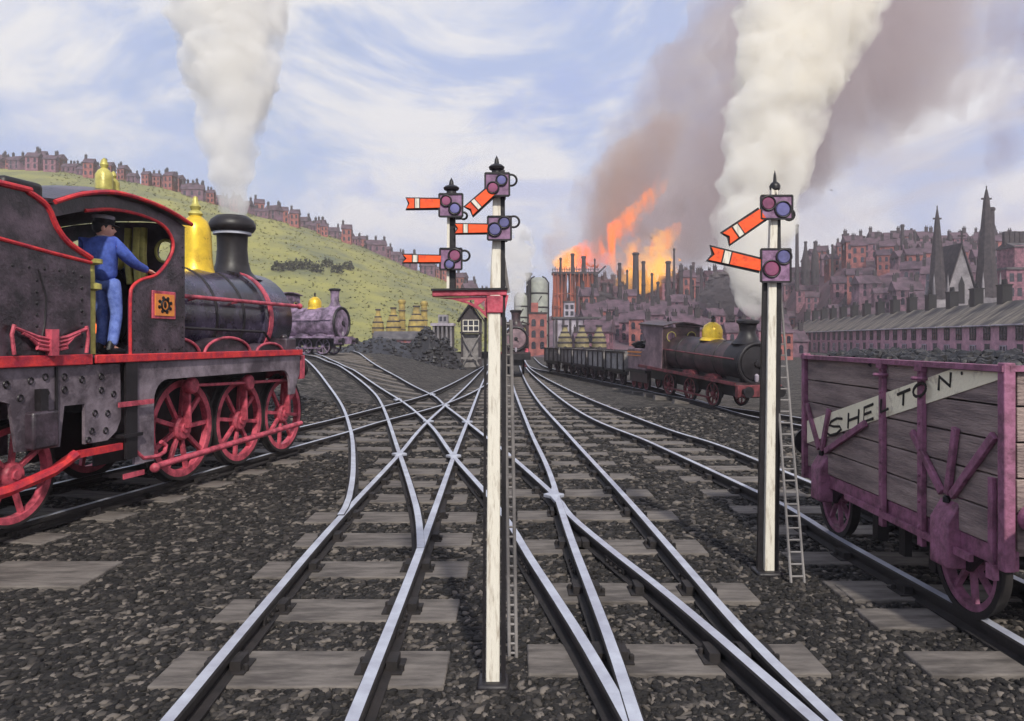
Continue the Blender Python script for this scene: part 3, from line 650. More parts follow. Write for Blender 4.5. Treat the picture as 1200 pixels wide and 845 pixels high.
def head_mesh(c, yaw, nod, scale=1.0):
    mb = MB(); M_ = Matrix.Translation(Vector(c)) @ Matrix.Rotation(yaw, 4, 'Z') @ Matrix.Rotation(nod, 4, 'Y') @ Matrix.Scale(1.1, 4)
    t = MB().ball((0, 0, 0), (1, 1, 1), 28)
    out = []
    for x, y, z in t.v:
        v = Vector((x*.1, y*.078, z*.125))
        if z < -.1: v.y *= 1-.28*(-z-.1); v.x = v.x*(1-.12*(-z-.1))+.012*(-z)
        if x > .5: v.x -= .012*(x-.5)
        dx = math.exp(-((y/.17)**2+((z+.12)/.2)**2)) if x > 0 else 0; v.x += .03*dx           # nose
        dl = math.exp(-((y/.35)**2+((z+.52)/.1)**2)) if x > 0 else 0; v.x += .011*dl          # lips
        dc = math.exp(-((y/.35)**2+((z+.85)/.16)**2)) if x > 0 else 0; v.x += .02*dc          # chin
        for s in (-1, 1):
            de = math.exp(-(((y-s*.42)/.18)**2+((z-.08)/.11)**2)) if x > 0 else 0; v.x -= .014*de  # eye sockets
        out.append(v)
    mb.add(out, t.f)
    for s in (-1, 1): mb.ball((-.005, s*.078, -.005), (.022, .012, .034), 10)
    mb.v = [tuple(M_ @ Vector(v)) for v in mb.v]
    eyes = MB()
    for s in (-1, 1):
        eyes.ball((.082, s*.033, .011), (.012, .017, .01), 8); eyes.bar((.088, s*.018, .034), (.08, s*.055, .032), .01, .008)
    eyes.v = [tuple(M_ @ Vector(v)) for v in eyes.v]
    lips = MB().ball((.1, 0, -.066), (.012, .026, .008), 8); lips.v = [tuple(M_ @ Vector(v)) for v in lips.v]
    return mb, eyes, lips, M_
def hand_bm(wrist, fdir, palm_n, mirror=1):
    f = Vector(fdir).normalized(); n = Vector(palm_n); n = (n-f*n.dot(f)).normalized(); s = f.cross(n)*mirror
    mb = MB(); w = Vector(wrist)
    mb.tube([w-f*.03, w+f*.02, w+f*.06, w+f*.092], [.027, .034, .04, .034], 10, flat=.6)
    for i, L in enumerate((.07, .08, .074, .058)):
        b = w+f*.085+s*(.03-.02*i)
        mb.tube([b-f*.02, b+f*L*.4, b+f*L*.72+n*L*.3, b+f*L*.85+n*L*.62], [.0095, .0095, .0085, .006], 7)
    b = w+f*.03+s*.035
    mb.tube([b-s*.015, b+s*.018+f*.025+n*.01, b+s*.02+f*.055+n*.03], [.013, .011, .008], 7)
    return mb
def join_into(o, mbs):
    me = o.data; bm = bmesh.new(); bm.from_mesh(me)
    for mb in mbs:
        vs = [bm.verts.new(v) for v in mb.v]
        for f in mb.f:
            try: bm.faces.new([vs[i] for i in f]).smooth = True
            except ValueError: pass
    bmesh.ops.recalc_face_normals(bm, faces=bm.faces); bm.to_mesh(me); bm.free()
def person(T, J, cloth, legs, capc='hair'):
    "J: joints in the thing's own frame. T is the Empty"
    names = ['pelvis', 'waist', 'chest', 'neck', 'skull', 'rs', 're', 'rw', 'ls', 'le', 'lw', 'rh', 'rk', 'ra', 'rt', 'lh', 'lk', 'la', 'lt']
    body_r = dict(pelvis=.07, waist=.06, chest=.06, neck=.05, skull=.06, rs=.03, re=.035, rw=.028, ls=.03, le=.035, lw=.028, rh=.06, rk=.045, ra=.036, rt=.03, lh=.06, lk=.045, la=.036, lt=.03)
    ed = [('pelvis', 'waist'), ('waist', 'chest'), ('chest', 'neck'), ('neck', 'skull'), ('chest', 'rs'), ('rs', 're'), ('re', 'rw'), ('chest', 'ls'), ('ls', 'le'), ('le', 'lw'), ('pelvis', 'rh'), ('rh', 'rk'), ('rk', 'ra'), ('ra', 'rt'), ('pelvis', 'lh'), ('lh', 'lk'), ('lk', 'la'), ('la', 'lt')]
    def sk(name, keep, rr, m, extra=0.0):
        idx = {k: i for i, k in enumerate(keep)}
        return skin(name, [(*J[k], rr.get(k, body_r[k]+extra)) for k in keep], [(idx[a], idx[b]) for a, b in ed if a in idx and b in idx], m, T)
    body = sk('body', names, body_r, 'skin')
    hd, eyes, lips, HM = head_mesh(J['head'], J['yaw'], J['nod'])
    join_into(body, [hd, hand_bm(J['rw'], J['rf'], J['rn'], 1), hand_bm(J['lw'], J['lf'], J['ln'], -1)])
    eyes.build('eyes', 'ink', T); lips.build('lips', 'lensred', T)
    jr = dict(pelvis=.155, waist=.13, chest=.148, neck=.07, rs=.11, re=.068, rw=.05, ls=.11, le=.068, lw=.05)
    sk('jacket', ['pelvis', 'waist', 'chest', 'neck', 'rs', 're', 'rw', 'ls', 'le', 'lw'], jr, cloth)
    tr = dict(pelvis=.1, rh=.095, rk=.074, ra=.064, lh=.095, lk=.074, la=.064)
    sk('trousers', ['pelvis', 'rh', 'rk', 'ra', 'lh', 'lk', 'la'], tr, legs)
    sh = MB()
    for a, t in (('ra', 'rt'), ('la', 'lt')):
        A, B = Vector(J[a]), Vector(J[t]); d = (B-A); d.z = 0; d.normalize()
        zb = min(J[a][2], J[t][2])-.03
        sh.tube([A-d*.0+Vector((0, 0, .06)), A-d*.03-Vector((0, 0, .02)), A+d*.02-Vector((0, 0, .035)), A+d*.12-Vector((0, 0, .052)), A+d*.19-Vector((0, 0, .062))], [.05, .052, .05, .045, .028], 10, flat=.8)
    sh.build('shoes', 'hair', T)
    hr = MB().ball((-.022, 0, .03), (.105, .088, .11), 16); hr.v = [tuple(HM @ Vector(v)) for v in hr.v]; hr.build('hair', 'hair', T)
    cp = MB().lathe([(.098, .045), (.104, .06), (.11, .09), (.118, .125), (.1, .15), (.0, .158)], (-.01, 0, 0), n=24)
    cp.plate([(.05, -.09), (.1, -.075), (.14, -.04), (.15, 0), (.14, .04), (.1, .075), (.05, .09)], lambda a, b, d: Vector((a, b, d-.12*(a-.05))), .045, .056)
    cp.v = [tuple(HM @ Vector((v[0], v[1]*.86, v[2]))) for v in cp.v]; cap = cp.build('cap', capc, T)
    return HM
D0 = LO+FW*-1.75+LF*-.9
MAN = thing('person', 'engine man in blue overalls and black cap leaning from the cab doorway', 'person', (D0.x, D0.y, 1.96), RZ)
J = dict(pelvis=(.06, 0, .9), waist=(.02, 0, 1.04), chest=(-.04, 0, 1.25), neck=(-.03, -.01, 1.41), skull=(-.015, -.01, 1.5), head=(.0, -.01, 1.535), yaw=-.95, nod=.1,
         rs=(-.03, -.185, 1.335), re=(.23, -.235, 1.13), rw=(.5, -.22, 1.07), ls=(-.04, .175, 1.335), le=(.06, .27, 1.08), lw=(.27, .25, .97),
         rh=(.055, -.095, .86), rk=(.1, -.1, .48), ra=(.02, -.1, .1), rt=(.15, -.11, .05), lh=(.055, .095, .86), lk=(.12, .11, .48), la=(.1, .12, .1), lt=(.23, .13, .05),
         rf=(1, 0, -.2), rn=(0, .1, -1), lf=(1, -.1, -.2), ln=(0, -.1, -1))
HM = person(MAN, J, 'denim', 'trouser')
wb = MB().lathe([(.112, .1), (.124, .105), (.124, .13), (.108, .146)], (-.012, 0, 0), n=24); wb.v = [tuple(HM @ Vector((v[0], v[1]*.86, v[2]))) for v in wb.v]
wb.f = [f for f in wb.f if sum(wb.v[i][0] for i in f)/len(f) < HM.translation.x+.02]; wb.m = [0]*len(wb.f)
wb.build('cap_highlight', 'pale', MAN)  # pale rim added round the back of the cap as its highlight
nk = MB().ring((-.03, -.01, 1.43), .066, .016, 'z', 16, 6); nk.build('neckerchief', 'pale', MAN)

# ------------------------------------------------------------------ coal wagon
WX, WY = 3.82, 6.66
WG = thing('coal_wagon', 'wooden mineral wagon with magenta ironwork and white diagonal name band, at right edge', 'wagon', (WX, WY, 0))
def wb_(mb, name, m, parent=None, **k):
    o = mb.build(name, m, parent or WG, **k)
    if parent is None: o.location = (-WX, -WY, 0)
    return o
X0, X1, Y0, Y1, ZB, ZT = 3.2, 4.44, 4.97, 8.36, .78, 1.95
for nm, xx in (('side_boards', X0), ('side_boards', X1-.06)):
    mb = MB()
    for i in range(5):
        h = (ZT-ZB)/5; mb.box((xx+.03, (Y0+Y1)/2, ZB+h*(i+.5)), (.06-.002*(i % 2), Y1-Y0-.1, h-.012))
    wb_(mb, nm, 'wagonwood', bevel=.006)
for yy in (Y0, Y1-.06):
    mb = MB()
    for i in range(5):
        h = (ZT-ZB)/5; mb.box(((X0+X1)/2, yy+.03, ZB+h*(i+.5)), (X1-X0-.14, .06-.002*(i % 2), h-.012))
    wb_(mb, 'end_boards', 'wagonwood', bevel=.006)
wb_(MB().box(((X0+X1)/2, (Y0+Y1)/2, .76), (X1-X0-.06, Y1-Y0-.08, .05)), 'floor', 'wagonwood')
for xx in (X0, X1):
    for yy in (Y0, Y1): wb_(MB().box((xx, yy, (ZT+.66)/2+.02), (.075, .075, ZT-.66+.06)), 'corner_iron', 'wagoniron', bevel=.008)
mb = MB().box((X0-.004, (Y0+Y1)/2, ZT+.012), (.09, Y1-Y0+.06, .04)).box((X1, (Y0+Y1)/2, ZT+.012), (.09, Y1-Y0+.06, .04)).box(((X0+X1)/2, Y0, ZT+.013), (X1-X0, .08, .038)).box(((X0+X1)/2, Y1, ZT+.013), (X1-X0, .08, .038))
wb_(mb, 'top_rim', 'wagoniron')
for yy in (6.59, 5.96):
    q = MB().box((X0-.02, yy, 1.26), (.04, .07, 1.42))
    for i in range(7): q.ball((X0-.042, yy, .7+.2*i), (.01, .016, .016), 8)
    wb_(q, 'side_strap', 'wagoniron', bevel=.005)
    wb_(MB().ring((X0-.03, yy, ZT-.1), .055, .016, 'z', 14, 6).box((X0-.03, yy, ZT-.02), (.05, .1, .05)), 'strap_clasp', 'wagoniron')
for ya, br in ((5.62, ((6.1, 1.42), (5.06, 1.52), (5.5, 1.52))), (7.9, ((8.28, 1.45), (6.9, 1.4), (7.7, 1.45)))):
    mb = MB()
    for (b, z) in br: mb.bar((X0-.022, ya+(b-ya)*.12, 1.02), (X0-.022, b, z), .06, .035, up=(1, 0, 0))
    wb_(mb, 'side_brace', 'wagoniron', bevel=.006)
    ax = MB().plate([(3.12, .5), (3.3, .5), (3.3, 1.06), (3.25, 1.06), (3.12, .84)], lambda a, b, d: Vector((a, d, b)), ya-.12, ya+.12)
    ax = wb_(ax, 'axle_box', 'wagoniron', bevel=.018)
    MB().lathe([(.026, -.02), (.026, .02), (.015, .03)], (3.18, ya, .98), n=10).build('oil_cap', 'black', ax)
    for sg in (-1, 1): wb_(MB().plate([(ya+sg*.42, .74), (ya+sg*.16, .5), (ya+sg*.12, .5), (ya+sg*.12, .74)], lambda a, b, d: Vector((d, a, b)), 3.25, 3.28), 'axle_guard', 'black')
    for xx, fc in ((3.37, -1), (4.25, 1)):
        o = wheel_bm(.39, 8, .08).build('wheel', 'wagoniron', WG, bevel=.004); o.location = (xx-WX, ya-WY, .54); o.rotation_euler = (0, 0, -math.pi/2 if fc > 0 else math.pi/2)
        MB().lathe([(.365, -.045), (.39, -.045), (.392, .02), (.415, .03), (.415, .05), (.365, .05), (.365, -.045)], axis='y', n=40).build('tyre', 'railside', o)
    wb_(MB().lathe([(.05, 3.3), (.05, 4.3)], (0, ya, .52), 'x', 12), 'axle', 'black')
wb_(MB().box((X0+.05, (Y0+Y1)/2, .71), (.07, Y1-Y0, .13)).box((X1-.05, (Y0+Y1)/2, .71), (.07, Y1-Y0, .13)), 'solebar', 'wagoniron', bevel=.006)
wb_(MB().bar((X0-.03, 5.3, .64), (X0-.03, 7.3, .66), .03, .05), 'brake_lever', 'wagoniron')
wb_(MB().box((X0-.03, 5.07, .93), (.03, .05, .62)).box((X0-.03, 5.07, .62), (.04, .08, .1)), 'lever_guide', 'wagoniron')
mb = MB()
for yy in (6.05, 7.0): mb.box((3.36, yy, .5), (.1, .1, .34)).bar((3.36, yy, .62), (3.36, 6.52, .6), .04, .05)
mb.lathe([(.05, 3.28), (.05, 4.2)], (0, 6.52, .6), 'x', 10).box((3.34, 6.52, .5), (.06, .1, .36)); wb_(mb, 'brake_gear', 'black')
for xx in (3.34, 4.28):
    for yy, s in ((Y0, -1), (Y1, 1)):
        wb_(MB().lathe([(.09, 0), (.07, .12*s), (.055, .26*s), (.15, .28*s), (.15, .31*s), (0, .33*s)], (xx, yy+.03*s, 1.0), 'y', 20), 'buffer', 'wagoniron' if s < 0 else 'black')
band = [(8.3, 1.275), (8.3, 1.015), (8.11, 1.06), (4.985, 1.93), (5.517, 1.93)]
bn = wb_(MB().plate([(8.31, 1.27), (8.31, 1.03), (4.99, 1.90), (4.99, 1.935), (5.58, 1.935)], lambda a, b, d: Vector((d, a, b)), X0-.008, X0+.02), 'name_band', 'cream')
GL = {'S': [[(.9, .85), (.6, 1), (.25, .92), (.15, .72), (.4, .55), (.75, .42), (.85, .22), (.6, .02), (.2, .03), (.05, .2)]], 'H': [[(.1, 0), (.15, 1)], [(.85, 0), (.9, 1)], [(.12, .5), (.88, .52)]],
      'E': [[(.85, 1), (.15, .97), (.1, 0), (.85, .02)], [(.12, .5), (.7, .52)]], 'L': [[(.2, 1), (.15, 0), (.9, .05)]], 'T': [[(0, .95), (1, 1)], [(.5, .97), (.45, 0)]],
      'O': [[(.5+.45*math.cos(a), .5+.5*math.sin(a)) for a in [2*math.pi*i/14 for i in range(15)]]], 'N': [[(.1, 0), (.15, 1), (.85, .02), (.9, 1)]], '.': [[(.4, .4), (.6, .42)]]}
for chx, px, py, hp, wp in (('S', 979, 500, 18, 20), ('H', 1000, 491, 18, 16), ('E', 1018, 484, 17, 15), ('L', 1041, 474, 15, 12), ('T', 1059, 467, 16, 15), ('O', 1083, 457, 15, 17), ('N', 1107, 447, 16, 18), ('.', 1127, 437, 6, 6)):
    yc = (X0-.012)*F/(px-CX); zc = EYE+(HZ-py)/F*yc; hh = hp/F*yc; yl = (X0-.012)*F/(px-wp/2-CX); yr = (X0-.012)*F/(px+wp/2-CX)
    mb = MB()
    for st_ in GL[chx]:
        pts = [Vector((X0-.012, yl+(yr-yl)*a, zc+hh*(b-.5)+.255*(yl-yr)*(a-.5))) for a, b in st_]
        mb.tube(pts, .0135, 6)
    xo = X0-.047 if chx in 'LO' else X0-.012
    for i, v in enumerate(mb.v): mb.v[i] = (xo+(v[0]-X0+.012)*.35, v[1], v[2])
    o = mb.build('letter', 'ink', bn)
rg = np.random.default_rng(3)
mb = MB()
ico = MB().ball((0, 0, 0), 1, 7)
for i in range(620):
    x, y = rg.uniform(X0+.05, X1-.05), rg.uniform(Y0+.07, Y1-.07); r = rg.uniform(.035, .075)
    z = ZT-.03+.08*math.sin((x-X0)/(X1-X0)*math.pi)+rg.uniform(-.02, .03)
    mb.add([(x+v[0]*r*rg.uniform(.6, 1.2), y+v[1]*r*rg.uniform(.6, 1.2), z+v[2]*r*rg.uniform(.5, 1)) for v in ico.v], ico.f)
mb.box(((X0+X1)/2, (Y0+Y1)/2, 1.4), (X1-X0-.14, Y1-Y0-.16, 1.05))
tag(mb.build('coal_load', 'coal', recalc=False, sharp=20), 'black lump coal heaped in the mineral wagon', 'coal', kind='stuff')
#PART4
# ------------------------------------------------------------------ semaphore signals
def signal_kit(T, pj, k, lean=0.0):
    "returns helpers that map photograph places into the signal's own upright plane"
    def q(px, py, y=0.0): return Vector(((px-pj)*k, y, EYE+(HZ-py)*k))
    def arm(a, b, wpx):
        A, B = q(*a), q(*b); d = (B-A); L = d.length; d.normalize(); n = Vector((-d.z, 0, d.x)); w = wpx*k/2
        def fn(y): return lambda u, v, t: A+d*u+n*v+Vector((0, y+t, 0))
        out = [(0, -w*.85), (L*.99, -w), (L*.9, 0), (L*.99, w), (0, w*.85)]
        blk = [(0, -w*1.22), (L*1.03, -w*1.3), (L*.955, 0), (L*1.03, w*1.3), (0, w*1.22)]
        o = MB().plate(out, fn(-.075), -.006, .006).build('semaphore_arm', 'signalred', T, bevel=.002)
        MB().plate(blk, fn(-.06), -.005, .005).build('arm_back', 'black', o)
        MB().plate([(L*.6, -w*.94), (L*.73, -w*.96), (L*.73, w*.96), (L*.6, w*.94)], fn(-.083), -.003, .003).build('white_stripe', 'white', o)
        for u in (.585, .73): MB().plate([(L*u, -w*.95), (L*(u+.025), -w*.95), (L*(u+.025), w*.95), (L*u, w*.95)], fn(-.0835), -.003, .003).build('stripe_edge', 'black', o)
    def spec(x0, y0, x1, y1, lens, ring):
        o = MB().box(((q(x0, y0)+q(x1, y1))/2)+Vector((0, -.05, 0)), ((x1-x0)*k, .05, (y1-y0)*k)).build('spectacle_box', 'plum', T, bevel=.006)
        A, B = q(x0, y0, -.075), q(x1, y1, -.075); fr = MB(); t = 2.0*k
        for a, b in (((A.x, A.z), (B.x, A.z)), ((B.x, A.z), (B.x, B.z)), ((B.x, B.z), (A.x, B.z)), ((A.x, B.z), (A.x, A.z))):
            fr.bar((a[0], -.075, a[1]), (b[0], -.075, b[1]), t, t, up=(0, 1, 0))
        fr.build('box_frame', 'black', o)
        for lx, ly, lr, m in lens:
            c = q(lx, ly); l = MB().lathe([(0, -.088), (lr*k*.8, -.084), (lr*k, -.07)], (c.x, 0, c.z), 'y', 24).build('lens', m, o)
            MB().ring((c.x, -.082, c.z), lr*k*1.02, 1.0*k, 'y', 28, 8).build('lens_ring', 'black', l)
        rx, ry, rr = ring; c = q(rx, ry)
        lm = MB().ring((c.x, 0.03, c.z), rr*k, 1.3*k, 'y', 24, 8).build('lamp_ring', 'black', T)
        MB().box((q((x0+x1)/2, (y0+y1)/2)+Vector((.01, .1, 0))), ((x1-x0)*k*.55, .1, (y1-y0)*k*.8)).lathe([(.03, 0), (.03, .04), (.015, .05)], q((x0+x1)/2, y0)+Vector((.01, .1, -.02)), n=12).build('lamp', 'black', T, bevel=.006)
    def finial(px, ybase, ytop):
        h = (ybase-ytop)*k; c = q(px, ybase)
        MB().lathe([(.034, -.01), (.03, h*.25), (.045, h*.3), (.05, h*.42), (.036, h*.52), (.016, h*.58), (.012, h*.8), (.0, h)], c, n=16).build('finial', 'black', T)
    return q, arm, spec, finial
def post_mb(q, pts, dep):
    mb = MB(); vs = []
    for px, py, w in pts:
        c = q(px, py); h = w/2
        vs += [c+Vector((-h, -h, 0)), c+Vector((h, -h, 0)), c+Vector((h, h, 0)), c+Vector((-h, h, 0))]
    fs = []
    for i in range(len(pts)-1):
        for j in range(4): fs.append((i*4+j, i*4+(j+1) % 4, i*4+4+(j+1) % 4, i*4+4+j))
    fs += [(3, 2, 1, 0), tuple(len(vs)-4+j for j in range(4))]
    return mb.add(vs, fs)
def ladder(T, a, b, w, n, m='timber'):
    a, b = Vector(a), Vector(b); mb = MB(); h = Vector((w/2, 0, 0)); f = Vector((0, .01, 0))
    mb.tube([a-h, b-h*.8], .012, 6).tube([a+h, b+h*.8], .012, 6)
    for i in range(n):
        c = a+(b-a)*((i+.6)/n); mb.tube([c-h, c+h], .008, 6)
    return mb.build('ladder', m, T)
b1 = G(578, 803, 0); S1 = thing('semaphore_signal', 'tall white bracket signal post with four red fishtail arms standing between the tracks', 'signal', b1)
k1 = b1.y/F; q, arm, spec, finial = signal_kit(S1, 578, k1)
post_mb(q, [(577.5, 806, .086), (579.5, 372, .074), (582, 285, .054), (582, 196, .045)], 0).build('post', 'white', S1, bevel=.006)
MB().box(q(578, 801)+Vector((0, .0, -.03)), (.2, .2, .12)).build('post_foot', 'black', S1, bevel=.02)
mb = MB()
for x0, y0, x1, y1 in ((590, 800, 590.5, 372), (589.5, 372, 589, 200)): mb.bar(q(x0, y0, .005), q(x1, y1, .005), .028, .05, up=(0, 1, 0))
mb.bar(q(566.5, 800, .02), q(569, 372, .02), .016, .03, up=(0, 1, 0)); mb.build('dark_edge_rod', 'black', S1)  # added black rods stand in for the post's shaded right edge and dark outline
finial(582, 206, 182)
arm((577, 226), (550, 250), 13); spec(569, 206, 597, 232, ((578, 223, 6.5, 'lensred'), (588, 214, 6, 'lensblue')), (599, 210, 6.5))
arm((572, 270), (534, 270), 10.5); spec(572, 256, 599, 283, ((580, 271, 7.5, 'lensblue'), (591, 263, 6.5, 'lensblue')), (602, 259, 6.5))
post_mb(q, [(529, 342, .055), (529, 224, .048)], 0).build('doll_post', 'black', S1, bevel=.004)
MB().bar(q(525.5, 340, -.03), q(526, 254, -.03), .016, .02, up=(0, 1, 0)).build('doll_rod', 'white', S1)
finial(529, 229, 208)
arm((517, 241), (478, 241), 11.5); spec(516, 230, 543, 256, ((524, 238, 6, 'lensred'), (534, 247, 6.5, 'lensblue')), (543, 252, 4))
arm((518, 305), (474, 304.5), 8.5); spec(517, 293, 542, 317, ((534, 301, 7, 'lensred'), (528, 311, 5.5, 'lensblue')), (544, 299, 6))
br = MB().bar(q(507, 344.5), q(594, 343), .07, 7*k1, up=(0, 0, 1))
br.build('bracket_beam', 'rose', S1, bevel=.006)
MB().bar(q(506, 340), q(595, 339), .1, 2.4*k1).build('bracket_cap', 'black', S1)
pl_ = [(509, 349), (530, 351), (548, 356), (561, 363), (571, 373), (572, 348)]
def fq(a, b, d): v = q(a, b); return Vector((v.x, d, v.z))
MB().plate(pl_, fq, -.015, .015, holes=([(556, 351), (556, 356.5), (546, 352.5)], [(568, 352), (568, 365), (560, 358)])).build('bracket_arch', 'rose', S1)
MB().plate([(586, 346), (596, 346), (592, 366), (586, 374)], fq, -.015, .015).build('bracket_gusset', 'rose', S1)
MB().box(q(580, 357), (.1, .1, 20*k1)).build('post_collar', 'rose', S1, bevel=.006)
lf = G(601, 772, 0)-b1
ladder(S1, lf, q(595, 374, .16), 9*k1, 34); ladder(S1, q(591, 342, .1), q(584, 286, .06), 9*k1, 6)
b2 = G(898, 673, 0); S2 = thing('semaphore_signal', 'white signal post with two orange red arms standing beside the coal wagon', 'signal', b2)
k2 = b2.y/F; q, arm, spec, finial = signal_kit(S2, 898, k2)
post_mb(q, [(900, 676, .09), (904, 330, .075), (907, 220, .06)], 0).build('post', 'white', S2, bevel=.006)
MB().box(q(899, 671)+Vector((0, 0, -.03)), (.24, .24, .12)).build('post_foot', 'black', S2, bevel=.02)
mb = MB().bar(q(908.5, 672, .01), q(912, 330, .01), .05, .06, up=(0, 1, 0)).bar(q(890.5, 672, .02), q(897.5, 330, .02), .045, .04, up=(0, 1, 0)).bar(q(913, 330, .01), q(912, 232, .01), .03, .05, up=(0, 1, 0)); mb.build('dark_edge_rod', 'black', S2)  # black bars added for the dark lines along this post's edges
finial(908, 232, 199)
arm((891, 252), (848, 281), 15); spec(889, 231, 925, 258, ((897, 240, 8, 'lensred'), (914, 247, 9, 'lensblue')), (926, 251, 6.5))
arm((889, 312), (829, 298), 15); spec(889, 293, 923, 331, ((901, 316, 9.5, 'lensred'), (915, 302, 8.5, 'lensblue')), (921, 300, 8))
lf = G(935, 684, 0)-b2
ladder(S2, lf, q(917, 333, .2), 15*k2, 26); ladder(S2, q(915, 292, .12), q(911, 256, .08), 7*k2, 4)

# ------------------------------------------------------------------ smaller engines
def small_loco(name, label, loc, ang, pitch, D, cm, wm):
    "D: sizes along x (forward) and z (above the rail)"
    T = thing(name, label, 'locomotive', loc, ang); T.rotation_euler = (0, pitch, ang)
    r, zb, xf, xc, xr, hw, wr, fpz = D['r'], D['zb'], D['front'], D['cabf'], D['cabr'], D['hw'], D['wr'], D['fp']
    MB().box(((xf+xr)/2, 0, fpz), (xf-xr+.3, hw*2, .07)).build('running_plate', cm, T)
    pe = MB()
    for s in (-1, 1): pe.box(((xf+xr)/2, s*hw, fpz), (xf-xr+.3, .03, .1))
    pe.build('plate_edge', wm, T)
    MB().box(((xf+xr)/2, 0, (fpz+wr)/2+.1), (xf-xr-.2, hw*.9, fpz-wr*.6)).build('main_frame', 'black', T)
    MB().lathe([(0, xc-.02), (r, xc-.02), (r, xf-.75)], (0, 0, zb), 'x', 32).build('boiler', cm, T)
    for i in range(3):
        u = xc+(xf-.9-xc)*(i+.6)/3; MB().lathe([(r, u-.03), (r+.015, u-.02), (r+.015, u+.02), (r, u+.03)], (0, 0, zb), 'x', 32).build('boiler_band', wm if D.get('bands') else 'black', T)
    s_ = MB().lathe([(r*1.05, xf-.78), (r*1.06, xf-.05), (r*1.0, xf), (0, xf)], (0, 0, zb), 'x', 36).box((xf-.42, 0, (zb+fpz)/2-.1), (.7, r*1.5, zb-fpz)).build('smokebox', D.get('sbm', 'black'), T)
    d_ = MB().lathe([(r*.86, xf), (r*.82, xf+.04), (r*.4, xf+.09), (0, xf+.1)], (0, 0, zb), 'x', 32).build('smokebox_door', D.get('door', 'smokebox'), s_)
    MB().ring((xf+.02, 0, zb), r*.97, r*.09, 'x', 36, 8).build('door_rim', 'black', s_)
    MB().lathe([(r*.16, xf+.08), (r*.16, xf+.14), (0, xf+.16)], (0, 0, zb), 'x', 12).bar((xf+.13, 0, zb), (xf+.13, .22*r, zb-.25*r), .04, .04).build('door_handle', 'black', d_)
    cx, ct, cr = D['chx'], D['cht'], D['chr']
    c_ = MB().lathe([(cr*1.9, zb+r*.93), (cr*1.3, zb+r+.1), (cr*.95, zb+r+.3), (cr*.95, ct-.3), (cr*1.1, ct-.12)], (cx, 0, 0), n=24).build('chimney', D.get('chm', 'black'), T)
    MB().lathe([(cr*1.1, ct-.14), (cr*1.35, ct-.1), (cr*1.35, ct-.03), (cr*1.15, ct), (cr*.8, ct), (cr*.8, ct-.1)], (cx, 0, 0), n=24).build('chimney_cap', 'black', c_)
    dx, dt, dr = D['dome']; d0 = zb+r*.9
    d2 = MB().lathe([(dr*1.25, d0), (dr, d0+.1), (dr, d0+(dt-d0)*.55), (dr*.8, d0+(dt-d0)*.8), (dr*.35, d0+(dt-d0)*.97), (0, dt)], (dx, 0, 0), n=24).build('dome', D.get('domem', 'brass'), T)
    MB().lathe([(dr*.2, dt-.03), (dr*.12, dt+.1), (dr*.2, dt+.14), (0, dt+.25)], (dx, 0, 0), n=10).build('safety_valve', 'black', d2)
    ch_ = D['cabt']; w = hw*.95
    cs = [(xc, fpz), (xc, ch_), (xr-.1, ch_), (xr+.1, ch_-.25), (xr+.38, fpz+(ch_-fpz)*.62), (xr+.3, fpz+(ch_-fpz)*.4), (xr, fpz+(ch_-fpz)*.32), (xr, fpz)]
    for s in (-1, 1): MB().plate(cs, XZ(s*w), -.02, .02).build('cab_side', D.get('cabm', cm), T)
    wz = fpz+(ch_-fpz)*.77
    fp_ = MB().plate([(-w, fpz), (w, fpz), (w, ch_-.02), (-w, ch_-.02)], YZ(xc), -.02, .02, [circ(-w*.55, wz, .17), circ(w*.55, wz, .17)]).build('cab_front', cm, T)
    for s in (-1, 1): MB().ring((xc+.02, s*w*.55, wz), .175, .014, 'x', 20, 6).build('window_rim', 'oldbrass', fp_)
    MB().plate([(-w-.08, ch_), (-w*.5, ch_+.1), (0, ch_+.13), (w*.5, ch_+.1), (w+.08, ch_), (w+.08, ch_+.05), (w*.5, ch_+.15), (0, ch_+.18), (-w*.5, ch_+.15), (-w-.08, ch_+.05)], YZ(xr-.15), 0, xc-xr+.3).build('cab_roof', cm, T)
    MB().lathe([(.03, ch_+.1), (.04, ch_+.3), (0, ch_+.34)], ((xc+xr)/2, -.1, 0), n=8).build('whistle', 'black', T)
    for s in (-1, 1):
        for u in D['wheels']:
            add_wheel(T, (u, s*D['gauge']/2, wr), wr, 8, wm, face=s, wd=.08)
        for u in D['wheels'][1:]:
            f = arc_pts(u, fpz, wr*.85, wr*.42, 0, 8)
            MB().plate([(p[0], p[2]) for p in f], XZ(s*(hw-.1)-(0 if s < 0 else .25)), 0, .25).build('splasher', D.get('spm', wm), T)
        MB().bar((D['wheels'][0], s*(D['gauge']/2+.14), wr-.12), (D['wheels'][-1], s*(D['gauge']/2+.14), wr-.12), .05, .09, up=(0, 1, 0)).build('coupling_rod', wm, T)
        MB().tube([(xc, s*(r+.09), zb+.2*r), (xf-.1, s*(r+.09), zb+.2*r)], .025, 8).build('handrail', wm, T)
    MB().box((xf+.22, 0, fpz-.2), (.14, hw*2, .36)).build('buffer_beam', D.get('beam', wm), T, bevel=.01)
    for s in (-1, 1): MB().lathe([(.09, xf+.28), (.07, xf+.5), (.17, xf+.52), (.17, xf+.56), (0, xf+.57)], (0, s*hw*.72, fpz-.2), 'x', 18).build('buffer', 'black', T)
    MB().lathe([(.05, 0), (.07, .06), (.07, .2), (.03, .24), (0, .25)], (xf+.1, 0, fpz+.06), n=10).build('headlamp', 'pale', T)
    return T
m3 = (G(598, 443)+G(612, 443))/2
